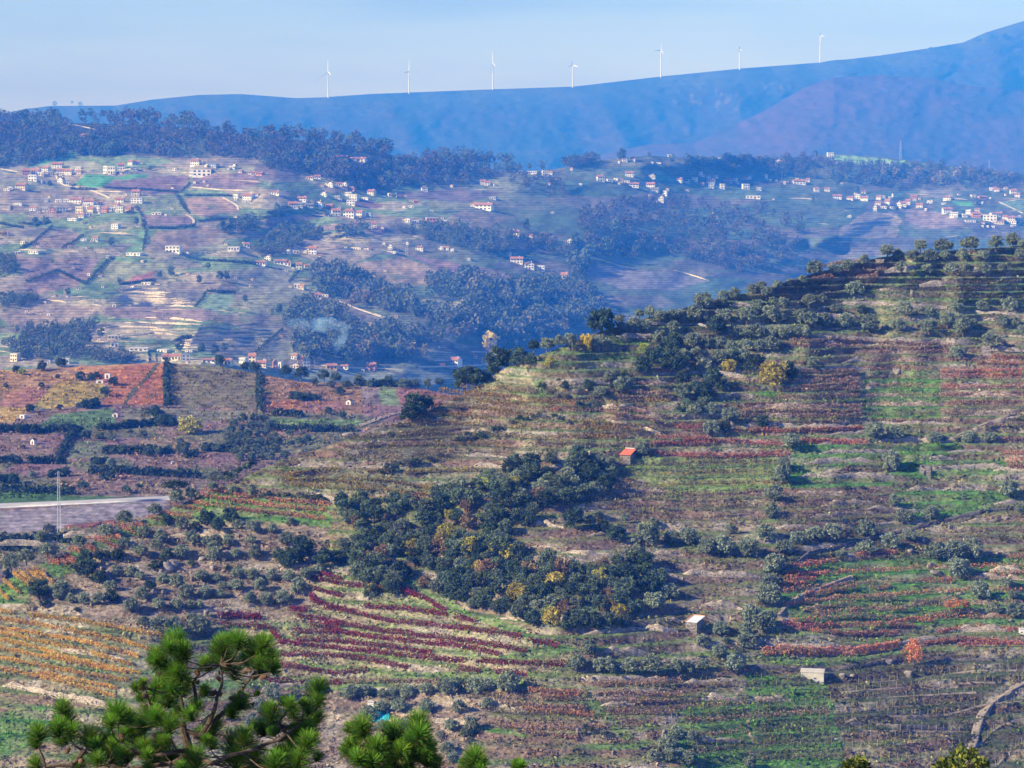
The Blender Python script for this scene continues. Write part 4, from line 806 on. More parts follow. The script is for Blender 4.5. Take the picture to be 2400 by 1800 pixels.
# ------------------------------------------------------------------ tracks, pale road
M_dirt = mat_plain('dirt', (.33, .28, .22), .3, .8)
def ribbon(name, pl, half_m, fn, mat, up=.3, step=3.0, kind_='structure', sm=30):
    q = resample(pl, step)
    for _ in range(sm): q[1:-1] = (q[:-2] + 2 * q[1:-1] + q[2:]) / 4
    P = fn(q[:, 0], q[:, 1]); d = np.gradient(P[:, :2], axis=0); d /= np.linalg.norm(d, axis=1)[:, None] + 1e-9; nr = np.stack([d[:, 1], -d[:, 0]], 1)
    for _ in range(25): P[1:-1] = (P[:-2] + 2 * P[1:-1] + P[2:]) / 4
    rows = []
    for k in (-1, -.5, 0, .5, 1):
        p = P.copy(); p[:, :2] += nr * half_m * k; p[:, 2] += up; rows.append(p)
    lo = rows[0].copy(); lo[:, 2] -= 2; hi = rows[-1].copy(); hi[:, 2] -= 2
    A = np.array([lo] + rows + [hi])
    return structure(obj(name, np_mesh(name, A.reshape(-1, 3), grid_faces(7, len(q)), mat)), kind_)
for hw, txt in [(1.0, 'L 2240,545 2130,600 2030,660 1960,720 1910,820 1895,920 1860,1010 1820,1120'), (.5, 'M 1870,985 1985,938 2100,888 2240,855'), (.6, 'I 620,1225 700,1130 800,1080 900,1045 1000,1005 1100,970'), (.8, 'I 610,1230 680,1260 760,1275')]:
    for pl in polys(txt): ribbon('dirt_track', pl, hw, near, M_dirt, .4)
for pl in STRIPS[:10]: ribbon('path', pl, .28, near, M_dirt, .08)
M_road = mat_plain('pale_road', (.46, .45, .45), .15, .2)
ribbon('road', poly('G -120,520 0,512 500,492 900,473 1110,462'), 4.2, mid, M_road, .5)
ribbon('road', poly('N 1540,925 1620,895 1700,865 1780,855 1900,850'), 2.2, mid, M_dirt, .3)
M_rail = mat_plain('white_parapet', (.75, .75, .76), .1, .4)
stone_wall(poly('G -100,532 0,526 500,503 900,483 1095,473'), 3.2, mid, M_rail, label='long low white parapet along the edge of the pale road', thick=.5, group='road edges', name='parapet_wall', ends=False)

# ------------------------------------------------------------------ boulders and outcrops
M_rock = mat_plain('grey_rock', (.36, .32, .29), .5, .9, dark=(.13, .115, .11))
def rock_mesh(seed, n=18):
    rng = np.random.default_rng(seed); th = np.linspace(0, math.pi, n); ph = np.linspace(0, 2 * math.pi, n + 1)[:-1]; T, Pp = np.meshgrid(th, ph, indexing='ij')
    d = np.stack([np.sin(T) * np.cos(Pp), np.sin(T) * np.sin(Pp), np.cos(T)], -1); r = np.ones(T.shape)
    for _ in range(16):
        a = rand_dirs(rng, 1)[0]; c = rng.uniform(.42, .8); k = d @ a; r = np.where(k * r > c, c / np.maximum(k, 1e-3), r)
    V = (d * r[..., None] * .5).reshape(-1, 3) + rng.normal(0, .012, (n * n, 3)); i = np.arange(n - 1)[:, None] * n; j = np.arange(n)[None]; j2 = (j + 1) % n
    F = np.stack(np.broadcast_arrays(i + j, i + n + j, i + n + j2, i + j2), -1).reshape(-1, 4)
    return np_mesh('rock', V, F, M_rock)
ROCKS = [rock_mesh(s) for s in range(6)]
def rock(u, v, w, h, label=None):
    p = near(np.array([u]), np.array([v]))[0]; s = KP * p[1]
    o = obj('rock', random.choice(ROCKS), None, (p[0], p[1] + .3, p[2] + h * s * .2), (w * s * .9, w * s * .8, h * s * 1.1), random.uniform(0, 6)); tag(o, label, 'rock', 'rocks and outcrops on the near hill', 'thing')
    if not label: later_label(o, u, v, 'grey', 'rock', NEAR_MARKS)
rock(*poly('M 1730,362')[0], 24, 34, 'upright grey rock standing among the leafless upper vine rows'); rock(*poly('M 1663,692')[0], 30, 24, 'pale angular boulder on the bank between terraces')
for t, txt in [('G', '1080,940,110,110 1130,900,90,80 1040,960,60,60 1380,930,80,50 1450,940,60,40 1310,870,70,50 1470,830,50,60 1540,720,40,40 1330,1040,60,50 1210,1060,60,50 1380,1080,60,50 1340,1230,60,70 1480,1210,70,50 1540,1220,60,60 700,900,60,40 660,930,50,40 820,860,50,40 1090,1000,60,40 1000,1080,60,40 1060,1080,50,40 880,1150,60,40 1240,1000,50,50 930,700,60,40 1070,740,70,40 1640,1230,60,50 210,1190,40,40 330,1080,40,30'),
               ('I', '1480,830,70,60 1730,670,40,70 1560,740,50,50 1650,960,120,60 1600,910,90,50 1700,1000,90,50 1720,1080,60,50 1800,1090,60,40 1230,540,90,40 330,0,60,80 290,30,70,60 2020,620,80,40 2090,600,70,40'), ('L', '1470,520,110,70 1040,530,70,60 1110,520,70,50 1200,560,50,40 1330,430,120,60 2050,90,60,40 1950,120,60,40 2130,160,50,30'),
               ('M', '1540,760,40,25 1560,740,50,25 950,665,30,30 760,680,60,30 980,690,40,25 1660,740,40,30 1600,750,30,25 960,790,60,30 740,880,40,25 930,950,40,35'), ('H', '1270,640,90,60 1440,1260,90,60 1530,1290,70,50 560,1000,50,30 280,260,60,50 60,60,140,50 1560,1040,40,40 1900,1180,60,30'), ('K', '870,700,50,40 1430,900,50,50 1540,880,60,60 2090,900,60,70 1760,1020,40,50 1260,1090,90,30')]:
    x0, y0, s_ = TILES[t]
    for a in txt.split():
        q = [float(k) for k in a.split(',')]; rock(x0 + q[0] * s_, y0 + q[1] * s_, q[2] * s_, q[3] * s_)

# ------------------------------------------------------------------ scrub, dead bracken and grass tufts over the banks
def ground_scrub(name, n, fn, cover, urange, vrange, sil, size, seed, per=5, up=.5, spread=.4, green=1.0):
    rng = np.random.default_rng(seed); u = rng.uniform(*urange, n); v = rng.uniform(*vrange, n); ok = v > interp(sil, u) + 2
    if fn is mid: ok &= ~inside(u, v, poly('G -300,480 1100,440 1090,570 800,620 430,660 380,705 -300,720'))
    d = fbm(u / 40., v / 20., 181 + seed, 3); ok &= d > rng.uniform(-.6, .35, n); u = u[ok]; v = v[ok]
    P = fn(u, v); c = cover(u, v); m = len(u); sz = size * rng.uniform(.5, 1.5, m)
    C = np.repeat(P, per, 0) + rng.normal(0, 1, (m * per, 3)) * np.repeat(sz, per)[:, None] * np.array([spread * 2.2, spread * 1.4, .25]); C[:, 2] = np.repeat(P[:, 2], per) + np.abs(rng.normal(.35, .25, m * per)) * np.repeat(sz, per)
    V, F = cards(rng, C, np.repeat(sz, per) * rng.uniform(.25, .6, m * per), .5, up)
    tint = np.array([(1.25, 1.1, .95), (.8, .75, .72), (.85, 1.15, .7), (1.0, .85, .8), (1.5, 1.35, 1.1)])[rng.integers(0, 5, m)]
    cc = np.repeat(c * tint, per, 0) * rng.uniform(.75, 1.35, (m * per, 1)); return structure(obj(name, np_mesh(name, V, F, M_scrub, np.repeat(np.clip(cc, .01, .7), 4, 0))), 'stuff')
M_scrub = mat_leaf('dry_scrub', (1, 1, 1), 0, .15)
ground_scrub('scrub', 52000, near, near_cover, (-120, 2520), (560, 1860), NEAR_SIL, .75, 1)
ground_scrub('undergrowth', 16000, mid, mid_cover, (-120, 1200), (860, 1420), MID_SIL, 1.5, 2)
# ------------------------------------------------------------------ houses of the far villages
WALLS = dict(w=(.86, .84, .80), c=(.78, .68, .50), p=(.62, .32, .27), y=(.70, .42, .10), b=(.42, .46, .52), s=(.60, .55, .48))  # b and s also carry painted shade on the walls of some houses
M_hw = {k: mat_plain('render_' + k, c, .10, .35, .8) for k, c in WALLS.items()}
M_tile = mat_plain('clay_tiles', (.44, .21, .14), .35, .9); M_slab = mat_plain('pale_roof', (.62, .58, .54), .2, .5); M_slate = mat_plain('grey_roof', (.22, .25, .30), .2, .5)
M_pane, _n, _l, _b = mat_new('window_glass'); _b.inputs['Base Color'].default_value = (.035, .045, .06, 1); _b.inputs['Roughness'].default_value = .25
M_door = mat_plain('door_wood', (.16, .09, .06), .2, 2)
HM = {}
def house_parts(form, wk, wins):
    """unit house: 1 wide (x), 1 deep (y), 1 high to the ridge; front faces -y"""
    key = (form, wk, wins)
    if key in HM: return HM[key]
    out = []; wh = dict(gable=.70, hip=.72, flat=.93, shed=.80, tower=1.0, side=.66)[form]
    b = MB(); b.box(-.5, .5, -.5, .5, -.25, wh)
    if form == 'gable': b.add([(-.5, -.5, wh), (-.5, .5, wh), (-.5, 0, .97), (.5, -.5, wh), (.5, .5, wh), (.5, 0, .97)], [(0, 2, 1), (3, 4, 5)])
    if form == 'side': b.add([(-.5, -.5, wh), (.5, -.5, wh), (0, -.5, .96), (-.5, .5, wh), (.5, .5, wh), (0, .5, .96)], [(0, 1, 2), (3, 5, 4)])
    out.append(('wall', b.mesh('house_wall', M_hw[wk])))
    r = MB(); e = .05; t = .035
    if form == 'gable':
        for s in (-1, 1): r.add([(-.5 - e, s * (.5 + e * 2), wh - .03), (.5 + e, s * (.5 + e * 2), wh - .03), (.5 + e, 0, 1 - .0), (-.5 - e, 0, 1), (-.5 - e, s * (.5 + e * 2), wh - .03 + t), (.5 + e, s * (.5 + e * 2), wh - .03 + t), (.5 + e, 0, 1 + t), (-.5 - e, 0, 1 + t)], [(0, 1, 2, 3), (4, 7, 6, 5), (0, 4, 5, 1), (1, 5, 6, 2), (2, 6, 7, 3), (3, 7, 4, 0)])
    elif form == 'side':
        for s in (-1, 1): r.add([(s * (.5 + e), -.5 - e * 2, wh - .03), (s * (.5 + e), .5 + e, wh - .03), (0, .5 + e, 1), (0, -.5 - e * 2, 1), (s * (.5 + e), -.5 - e * 2, wh - .03 + t), (s * (.5 + e), .5 + e, wh - .03 + t), (0, .5 + e, 1 + t), (0, -.5 - e * 2, 1 + t)], [(0, 1, 2, 3), (4, 7, 6, 5), (0, 4, 5, 1), (1, 5, 6, 2), (2, 6, 7, 3), (3, 7, 4, 0)])
    elif form == 'hip':
        q = .5 + e * 1.6; r.add([(-q, -q, wh - .01), (q, -q, wh - .01), (q, q, wh - .01), (-q, q, wh - .01), (-.22, 0, 1), (.22, 0, 1)], [(0, 3, 2, 1), (0, 1, 5, 4), (2, 3, 4, 5), (1, 2, 5), (3, 0, 4)])
    elif form == 'flat': r.box(-.52, .52, -.52, .52, wh, 1.0)
    elif form == 'shed': r.add([(-.54, -.56, .78), (.54, -.56, .78), (.54, .56, 1), (-.54, .56, 1), (-.54, -.56, .82), (.54, -.56, .82), (.54, .56, 1.04), (-.54, .56, 1.04)], [(0, 3, 2, 1), (4, 5, 6, 7), (0, 1, 5, 4), (1, 2, 6, 5), (2, 3, 7, 6), (3, 0, 4, 7)])
    elif form == 'tower': r.add([(-.54, -.54, 1), (.54, -.54, 1), (.54, .54, 1), (-.54, .54, 1), (0, 0, 1.35)], [(0, 3, 2, 1), (0, 1, 4), (1, 2, 4), (2, 3, 4), (3, 0, 4)])
    roofm = {'b': M_slate}.get(wk, M_slab if form == 'flat' else M_tile)
    ch = MB(); ch.box(.18, .26, .05, .17, .80, 1.12) if form in ('gable', 'hip', 'side') else None
    out.append(('roof', r.mesh('house_roof', roofm), ch.mesh('house_chimney', M_hw[wk]) if ch.v else None))
    for i in range(wins[0]):
        for j in range(wins[1]):
            x = -.5 + (i + .5) / wins[0]; z = wh * ((j + .52) / wins[1]); ww, hh = .20 / wins[0] * (1.3 if wins[0] > 1 else 1), wh * .20 / wins[1] * 1.15
            door = j == 0 and i == wins[0] // 2
            m = MB(); m.box(x - ww, x + ww, -.515, -.48, .0 if door else z - hh, z + hh); out.append(('door' if door else 'window', m.mesh('door' if door else 'house_window', M_door if door else M_pane)))
    m = MB(); m.box(-.515, -.48, -.12, .12, wh * .4, wh * .72); out.append(('window', m.mesh('house_window', M_pane)))
    HM[key] = out; return out
VMARKS = [(303, 496, 'the orange yellow house'), (406, 590, 'the long two storey white house'), (199, 325, 'the lone red roofed house in the woods'), (1134, 490, 'the big white farmhouse'), (1012, 524, 'the pink mansion'), (2110, 372, 'the tall mast'), (2092, 462, 'the white chapel'), (2320, 515, 'the big white winery'),
    (1144, 815, 'the amber round tree'), (350, 835, 'the tall pair of cypresses'), (915, 584, 'the gable end church'), (1548, 470, 'the gabled white house low in the valley'), (1407, 425, 'the three storey white house'), (1945, 366, 'the white house on the hilltop'), (731, 590, 'the tall white house with red roof'), (460, 410, 'the long white hillside block'), (820, 500, 'the big white red roofed manor'), (140, 430, 'the tall white house over the lane'), (260, 390, 'the white twin blocks'), (790, 845, 'the chimney smoke'), (1670, 430, 'the white terrace of houses'), (880, 375, 'the long white row in the trees'), (35, 845, 'the cream two storey house'), (1740, 470, 'the long low white shed'), (1230, 655, 'the white houses above the near crest'), (570, 855, 'the tall white house behind the ridge')]
WN = dict(w='white', c='cream', p='pink', y='orange yellow', b='blue grey', s='stone coloured')
HN = 0
def house(u, v, wpx, hpx, wk='w', form='gable', rz=None, fn=vil, label=None, marks=VMARKS, depth=None, name='house', cat='house', noun=None, mats=None):
    global HN
    HN += 1; rr = random.Random(HN); p = fn(np.array([u]), np.array([v]))[0]; s = KP * p[1]; w = wpx * s; h = hpx * s
    d = depth or min(max(w * .75, 6), 14) if w > 4 else w * .9
    rz = rr.uniform(-.45, .2) if rz is None else rz
    w2 = max(w * .72, w - d * abs(math.sin(rz)) * .8)
    st = 2 if h > 7 else 1; nx = 4 if w > 16 else 3 if w > 9.5 else 2
    if w < 5: nx = 1
    o = obj(name, None, None, (p[0], p[1] + d * .3, p[2] + .1), (w2, d, h), rz); tag(o, label, cat, 'houses of the far villages' if fn is vil else 'small farm huts', None)
    for nm, me, *ch in house_parts(form, wk, (nx, st)):
        c = obj(nm, me, o)
        if ch and ch[0] and w > 8: obj('chimney', ch[0], c)
    if not label:
        fm = dict(gable='with tiled roof', hip='with hipped tile roof', flat='with flat roof', shed='with sloping roof', tower='tower', side='with gable front')[form]
        size = 'tiny' if w < 6 else 'long' if w > 2.6 * h else 'tall' if h > w * .95 else 'broad' if w > 18 else 'small' if w < 10 else 'plain'
        later_label(o, u, v, size + ' ' + WN[wk], (noun or 'house') + ' ' + fm, marks)
    return o
CODE = dict(r='gable', h='hip', f='flat', s='shed', g='side', t='tower')
HALL = []
def houses(tile, txt):
    x0, y0, sc = TILES[tile]
    for a in txt.replace('\n', ' ').split():
        t = a.split(','); q = [float(k) for k in t[:4]]; code = t[4] if len(t) > 4 else 'rw'
        house(x0 + q[0] * sc, y0 + q[1] * sc, q[2] * sc * .9, q[3] * sc * .95, code[1], CODE[code[0]]); HALL.append((x0 + q[0] * sc, y0 + q[1] * sc, q[2] * sc, q[3] * sc))
houses('A', '''735,92,95,50,hp 222,408,75,60,rp 310,405,90,55,rw 395,375,80,45,rw 495,345,100,50,rw 525,400,80,50,rw 595,405,80,50,rw 685,395,60,35,rs 680,358,60,25,fw 355,415,50,35,fw 440,405,50,35,rb 285,460,90,60,fw 352,475,40,25,fw 528,480,70,60,gw 592,495,50,35,fw 185,530,110,55,rc 60,540,60,20,fw
915,395,50,72,fw 965,400,70,76,fw 1045,360,70,60,rw 1130,320,60,45,rw 1180,315,55,35,rw 1100,400,60,40,gb 1160,370,60,35,gb 1690,325,100,60,hw 1660,410,60,60,fw 1745,415,180,62,fw 1850,340,90,40,sb 1510,365,40,22,fw 2005,355,60,30,fw 2030,352,50,46,gw 2080,385,50,25,rs 2180,400,80,25,rw
1175,590,80,60,rs 1185,648,115,46,fw 660,650,130,50,rw 575,640,60,30,fw 505,640,60,25,fw 405,640,50,25,sb 770,665,110,50,rw 690,735,80,60,fc 740,700,60,50,fw 790,735,80,55,rc 840,715,60,50,fw 905,730,70,50,rp 960,720,50,40,fw 1005,690,60,40,rw 1035,730,70,55,fw 1118,732,78,56,hy 1035,650,90,50,rw
290,715,75,40,rw 388,722,60,40,fw 450,740,50,55,gp 525,728,95,45,fb 710,775,75,40,rc 770,765,60,40,fw 640,800,130,24,fw 1355,750,95,22,fw 1000,870,85,45,fw 825,980,70,45,rw 725,975,60,20,fw 15,925,50,35,fy 58,925,40,30,rs 1498,1075,150,60,fw 200,1000,50,25,fw 2045,605,60,35,fw 2150,620,120,55,rw 2130,640,80,15,fw
2020,1060,110,36,fw 2130,1030,60,40,rw 160,665,100,18,fw 1170,1100,180,24,fw 300,1085,120,26,fw 130,1090,60,24,fw 90,530,50,24,fw 560,715,40,30,rw 870,660,50,30,rw''')
houses('B', '''735,270,120,35,rp 880,290,190,38,rw 1295,270,60,40,rw 1515,278,65,45,hp 35,410,80,30,rp 465,445,70,30,rw 530,440,60,35,rw 645,510,70,50,gw 720,500,60,30,rw 770,500,50,35,gw 825,540,70,35,hp 1000,580,85,50,rc 590,590,65,45,gw 170,578,130,35,hw 400,635,95,45,rw 320,690,100,55,rw 375,685,70,45,rb 460,685,80,35,rb 540,680,90,55,gw 640,695,80,40,rp
705,615,70,35,fb 800,600,70,50,fw 850,625,90,55,fw 820,668,80,50,fw 950,618,80,20,fw 1175,595,90,35,fw 1455,545,65,46,gw 1960,490,60,45,rw 2000,498,50,40,rw 2050,620,80,30,fb 1975,705,185,60,rw 1880,680,60,35,rw 690,755,90,60,rw 645,765,40,30,fw 805,772,112,78,hw 900,767,80,56,rw 980,776,60,46,fb 985,870,60,50,gw 1018,860,50,52,rw
1315,815,50,35,fw 1380,815,60,20,fw 1520,832,125,62,fp 1625,830,55,36,fw 1685,860,55,42,rp 1342,690,50,22,fw 1285,690,40,16,fw 1380,650,55,28,rp 1520,720,40,15,fw 490,1090,80,72,rw 285,1090,35,40,fw 345,1085,60,30,fw 425,1080,40,30,gw 1160,1050,45,54,gw 1110,1010,30,20,fw 1415,1060,80,45,hw 1600,1055,50,42,gw 1645,1055,50,34,rw 2205,910,50,40,fw 2180,1100,60,30,fw 15,590,30,25,rw 1180,1080,110,16,fw 880,1045,140,14,fw''')
houses('C', '''65,395,55,30,fw 145,400,40,30,fw 190,415,60,46,fw 285,415,60,50,fw 330,400,50,30,rw 975,295,50,40,gw 1045,290,70,40,rw 1360,243,40,16,fw 1265,308,60,12,fw 1800,268,40,15,fw 1905,275,30,14,fw 1945,280,40,18,fw 765,460,78,58,hw 845,465,60,25,fw 900,450,50,18,fw 1015,420,80,45,rw 1205,435,80,40,gw 985,475,70,22,fw 1040,510,120,40,rw 1200,520,90,52,rw 1240,550,100,36,rb 1200,562,40,20,fw
1325,585,56,46,fw 1288,640,52,62,gw 1445,470,80,40,rw 1515,475,50,35,fb 1580,460,60,35,fw 1620,400,65,35,rw 1640,420,60,18,fw 1630,495,80,24,rp 1700,440,40,40,rw 1760,430,50,30,rw 1720,490,85,50,rw 1725,520,60,30,fb 1818,525,46,46,fw 1865,470,90,45,hp 1930,470,50,40,fw 2000,440,70,25,rp 2045,440,50,30,rw 2020,530,70,50,fw 2140,540,60,30,fb 2085,610,140,28,fw 30,930,80,50,rw 165,950,60,30,rw 500,990,50,36,gw 2196,440,30,40,fw''')
houses('D', '''90,308,60,40,gw 135,308,60,35,rw 540,250,62,42,fw 1030,325,100,25,fw 15,460,40,20,fw 270,485,120,40,rw 345,465,45,30,rw 145,485,22,25,fw 420,550,50,38,rw 512,550,50,36,rw 825,565,50,26,rw 600,612,86,38,rw 715,625,80,35,rw 775,610,60,42,fw 840,630,95,42,rw 960,620,60,38,rw 990,605,50,22,fw 1078,600,25,42,gw 925,715,40,56,gw 950,665,60,32,rw 1035,665,65,52,rw 1000,695,60,22,fw 1130,690,60,60,gw 1165,680,70,46,rw 1210,660,50,46,rw 1260,615,60,36,rp
1310,690,70,42,rw 1365,715,30,22,fw 1410,650,30,36,gw 1555,625,96,38,hw 1775,595,50,20,fw 1850,612,80,26,rp 1980,550,60,32,rw 1930,540,30,30,fw 2120,570,60,42,rw 2158,597,60,36,rw 1550,735,90,50,rw 1610,770,90,46,fw 1735,760,60,56,fw 1800,775,80,52,rp 1810,718,50,26,rw 1920,800,140,52,fw 1965,760,100,32,rw 1990,825,120,36,rc 2100,805,70,46,rw 2155,805,90,42,rb 2110,825,100,26,fw 1750,812,100,18,fw 1855,855,30,16,fw 1945,862,40,18,fw 2108,855,22,18,fw 1520,660,40,16,fw 1700,770,50,30,fw 2050,790,60,36,rw''')
houses('E', '''678,290,50,28,gw 560,345,18,42,ts 470,350,50,18,gs 985,785,80,52,gw 985,716,140,30,fc 130,910,95,72,fc 115,805,70,28,fw 240,815,32,42,gp 545,930,120,46,fw 430,930,40,44,gb 1465,905,150,60,rc 1540,900,70,56,rc 1605,905,80,62,fb 1810,920,140,36,rw 1960,940,120,56,rc 2105,950,90,76,fw 2180,920,80,82,rc 1270,245,110,20,fw 1200,818,180,24,fw 1420,830,140,24,fw 1640,830,90,22,fw''')
houses('F', '''40,80,120,40,rw 105,35,70,46,gw 210,70,120,40,rw 275,85,60,42,rw 370,115,60,60,rw 440,105,60,36,rw 495,145,50,40,fw 355,280,60,46,fw 400,290,70,46,rc 520,365,100,46,rw 50,962,100,60,rc 165,975,56,86,gp 212,965,42,52,fw 335,895,70,50,rw 385,900,50,36,rp 340,970,90,52,gc 435,970,70,60,fb 650,980,112,50,ry 765,975,80,36,rw 1000,990,100,70,rp 1720,945,140,72,rw 1600,950,70,24,rp 2040,875,120,76,rw 1845,40,50,26,fb 1080,270,40,16,rw 1165,310,40,26,rw 1295,355,60,18,fs 2035,960,30,50,rw 640,90,24,16,fw 600,350,60,18,fw''')
houses('M', '20,215,60,28,rw 75,240,45,32,gw 125,250,40,26,fw 228,285,42,30,rw')
for i, (u, v, w_, h_) in enumerate(HALL):
    if i % 3 == 0:
        rr = random.Random(900 + i); house(u + rr.choice((-1, 1)) * w_ * rr.uniform(.7, 1.4), v + rr.uniform(-2, 4), rr.uniform(5, 9), rr.uniform(3.5, 5.5), rr.choice('wwwc'), rr.choice(('flat', 'flat', 'shed', 'gable')), name='outbuilding', cat='outbuilding', noun='outbuilding')
rr = random.Random(77)
for i in range(115):
    u, v = (rr.uniform(10, 1120), rr.uniform(385, 850)) if i < 85 else (rr.uniform(1280, 2390), rr.uniform(395, 515))
    house(u, v, rr.uniform(6, 11), rr.uniform(4, 6.5), rr.choice('wwwwc'), rr.choice(('flat', 'gable', 'side', 'hip')), name='outbuilding' if i % 2 else 'cottage', cat='outbuilding' if i % 2 else 'cottage', noun='outbuilding' if i % 2 else 'cottage')
# huts on the nearer ridge
RM = MID_MARKS
for a, lb in [('E 930,1058 50 40 f', 'small white flat roofed hut among the red vines'), ('E 862,1100 62 26 f', 'low white shed below the red vine field'), ('N 497,880 24 22 g', 'white gabled hut by the green field'), ('N 1510,826 30 22 g', 'white gabled hut at the far field corner'), ('N 145,998 26 26 g', 'small white hut on the brown terraces'), ('G 738,86 34 26 g', 'grey white gabled hut behind dark bushes'), ('G 1122,240 26 20 g', 'tiny stone hut beside a bush on the terrace'), ('N 100,885 30 14 f', 'low white shed under the yellow vines')]:
    t, xy, w_, h_, fm = a.split(); x, y = poly(t + ' ' + xy)[0]; sc = TILES[t][2]
    house(x, y, float(w_) * sc, float(h_) * sc, 'w', CODE[fm], fn=mid, label=lb, name='farm_hut', cat='hut')

# ------------------------------------------------------------------ huts on the near hill
def custom(name, label, cat, u, v, rz, fn=near, back=0):
    p = fn(np.array([u]), np.array([v]))[0]; o = obj(name, None, None, (p[0], p[1] + back, p[2]), None, rz); tag(o, label, cat); return o, KP * p[1]
M_redroof = mat_plain('red_sheet_roof', (.70, .19, .11), .4, 3.5); M_stonehut = mat_stone('hut_stone', (.17, .15, .14), (.46, .41, .37), 3.0); M_conc = mat_plain('concrete', (.66, .62, .53), .25, .5); M_sheet = mat_plain('pale_sheet', (.70, .73, .76), .15, .5); M_orange = mat_plain('orange_edge', (.62, .26, .12), .2, 1)
hut, s = custom('farm_hut', 'small stone hut with bright red sloping roof beside an olive tree', 'hut', *poly('H 1842,222')[0], -.42)
b = MB(); b.box(-1.5, 1.5, -.2, 4.0, -1.2, 1.75, 1); obj('wall', b.mesh('hut_wall', M_stonehut), hut)
b = MB(); b.add([(-1.75, -.5, 1.74), (1.75, -.5, 1.74), (1.75, 4.3, 3.05), (-1.75, 4.3, 3.05), (-1.75, -.5, 1.86), (1.75, -.5, 1.86), (1.75, 4.3, 3.17), (-1.75, 4.3, 3.17)], [(0, 3, 2, 1), (4, 5, 6, 7), (0, 1, 5, 4), (1, 2, 6, 5), (2, 3, 7, 6), (3, 0, 4, 7)]); rf = obj('roof', b.mesh('hut_roof', M_redroof), hut)
b = MB(); b.box(-1.78, 1.78, 4.2, 4.42, 3.02, 3.3); obj('ridge_cap', b.mesh('ridge_cap', M_sheet), rf)
b = MB(); b.box(-1.3, -.75, -.24, -.19, -.6, 1.2); obj('door', b.mesh('hut_door', M_door), hut)
hut, s = custom('farm_hut', 'stone hut with pale sloping roof edged in orange on the brown terraces', 'hut', *poly('I 55,1330')[0], -.5)
b = MB(); b.box(-1.55, 1.55, 0, 4.6, -.8, 2.45); obj('wall', b.mesh('hut_wall', M_stonehut), hut)
b = MB(); b.add([(-1.65, -.1, 2.44), (1.65, -.1, 2.44), (1.65, 4.7, 3.3), (-1.65, 4.7, 3.3), (-1.65, -.1, 2.56), (1.65, -.1, 2.56), (1.65, 4.7, 3.42), (-1.65, 4.7, 3.42)], [(0, 3, 2, 1), (4, 5, 6, 7), (0, 1, 5, 4), (1, 2, 6, 5), (2, 3, 7, 6), (3, 0, 4, 7)]); rf = obj('roof', b.mesh('hut_roof', M_sheet), hut)
b = MB(); b.box(-1.7, 1.7, 4.5, 4.82, 3.3, 3.56); b.add([(-1.7, -.15, 2.5), (-1.35, -.15, 2.5), (-1.35, 4.5, 3.36), (-1.7, 4.5, 3.36), (-1.7, -.15, 2.64), (-1.35, -.15, 2.64), (-1.35, 4.5, 3.5), (-1.7, 4.5, 3.5)], [(0, 3, 2, 1), (4, 5, 6, 7), (0, 1, 5, 4), (1, 2, 6, 5), (2, 3, 7, 6), (3, 0, 4, 7)]); obj('verge', b.mesh('verge', M_orange), rf)
tank, s = custom('water_tank', 'plain concrete water tank with a flat lid at the edge of green vines', 'tank', *poly('L 840,540')[0], -.16)
b = MB(); b.box(-2.75, 2.75, 0, 3.2, -.8, 2.0); obj('wall', b.mesh('tank_wall', M_conc), tank)
b = MB(); b.box(-2.9, 2.9, -.12, 3.35, 2.0, 2.35); obj('lid', b.mesh('tank_lid', M_conc), tank)
ruin, s = custom('stone_ruin', 'roofless ruined stone hut on the grassy terraces', 'ruin', *poly('I 1570,318')[0], -.3)
b = MB(); b.box(-1.6, 1.6, 0, .5, -.8, 2.3); b.box(-1.6, -1.1, .5, 3.2, -.8, 2.7); b.box(1.1, 1.6, .5, 3.2, -.8, 2.1); b.box(-1.1, 1.1, 2.7, 3.2, -.8, 2.75); obj('wall', b.mesh('ruin_wall', M_stonehut), ruin)
b = MB(); b.box(-.35, .35, -.02, .12, -.3, 1.3); obj('doorway_shade', b.mesh('ruin_doorway_shade', M_pane), ruin)  # dark slab set in the wall stands for the shaded opening
shed, s = custom('shed', 'small white block shed beside olive trees above the teal net', 'shed', *poly('K 190,712')[0], -.1)
b = MB(); b.box(-.75, .75, 0, 1.6, -.5, 1.15); obj('wall', b.mesh('shed_wall', M_hw['w']), shed); b = MB(); b.box(-.85, .85, -.1, 1.7, 1.15, 1.3); obj('roof', b.mesh('shed_roof', M_slab), shed)
shed, s = custom('shed', 'low white block half hidden at the end of the crimson rows by the frame edge', 'shed', *poly('L 2200,238')[0], -.1)
b = MB(); b.box(-.7, 1.6, 0, 1.6, -.4, 1.25); obj('wall', b.mesh('shed_wall', M_hw['w']), shed); b = MB(); b.box(-.8, 1.7, -.1, 1.7, 1.25, 1.38); obj('roof', b.mesh('shed_roof', M_slab), shed)
pil, s = custom('terrace_pillar', 'square stone pillar ending the red vine rows high on the hill', 'pillar', *poly('M 2050,615')[0], -.1)
b = MB(); b.box(-1.4, 1.4, 0, 1.4, -1.2, 2.6, .94); b.box(-1.0, 1.2, .1, 1.2, 2.6, 3.0); obj('shaft', b.mesh('pillar_shaft', M_wall), pil)
pil, s = custom('terrace_pillar', 'block of squared stone at the top of the golden crest vines', 'pillar', *poly('M 1590,228')[0], 0)
b = MB(); b.box(-1.3, 1.3, 0, 1.6, -1.0, 2.0, .97); b.box(-1.4, 1.4, -.05, 1.65, 2.0, 2.25); obj('shaft', b.mesh('pillar_shaft', M_wall_pale), pil)
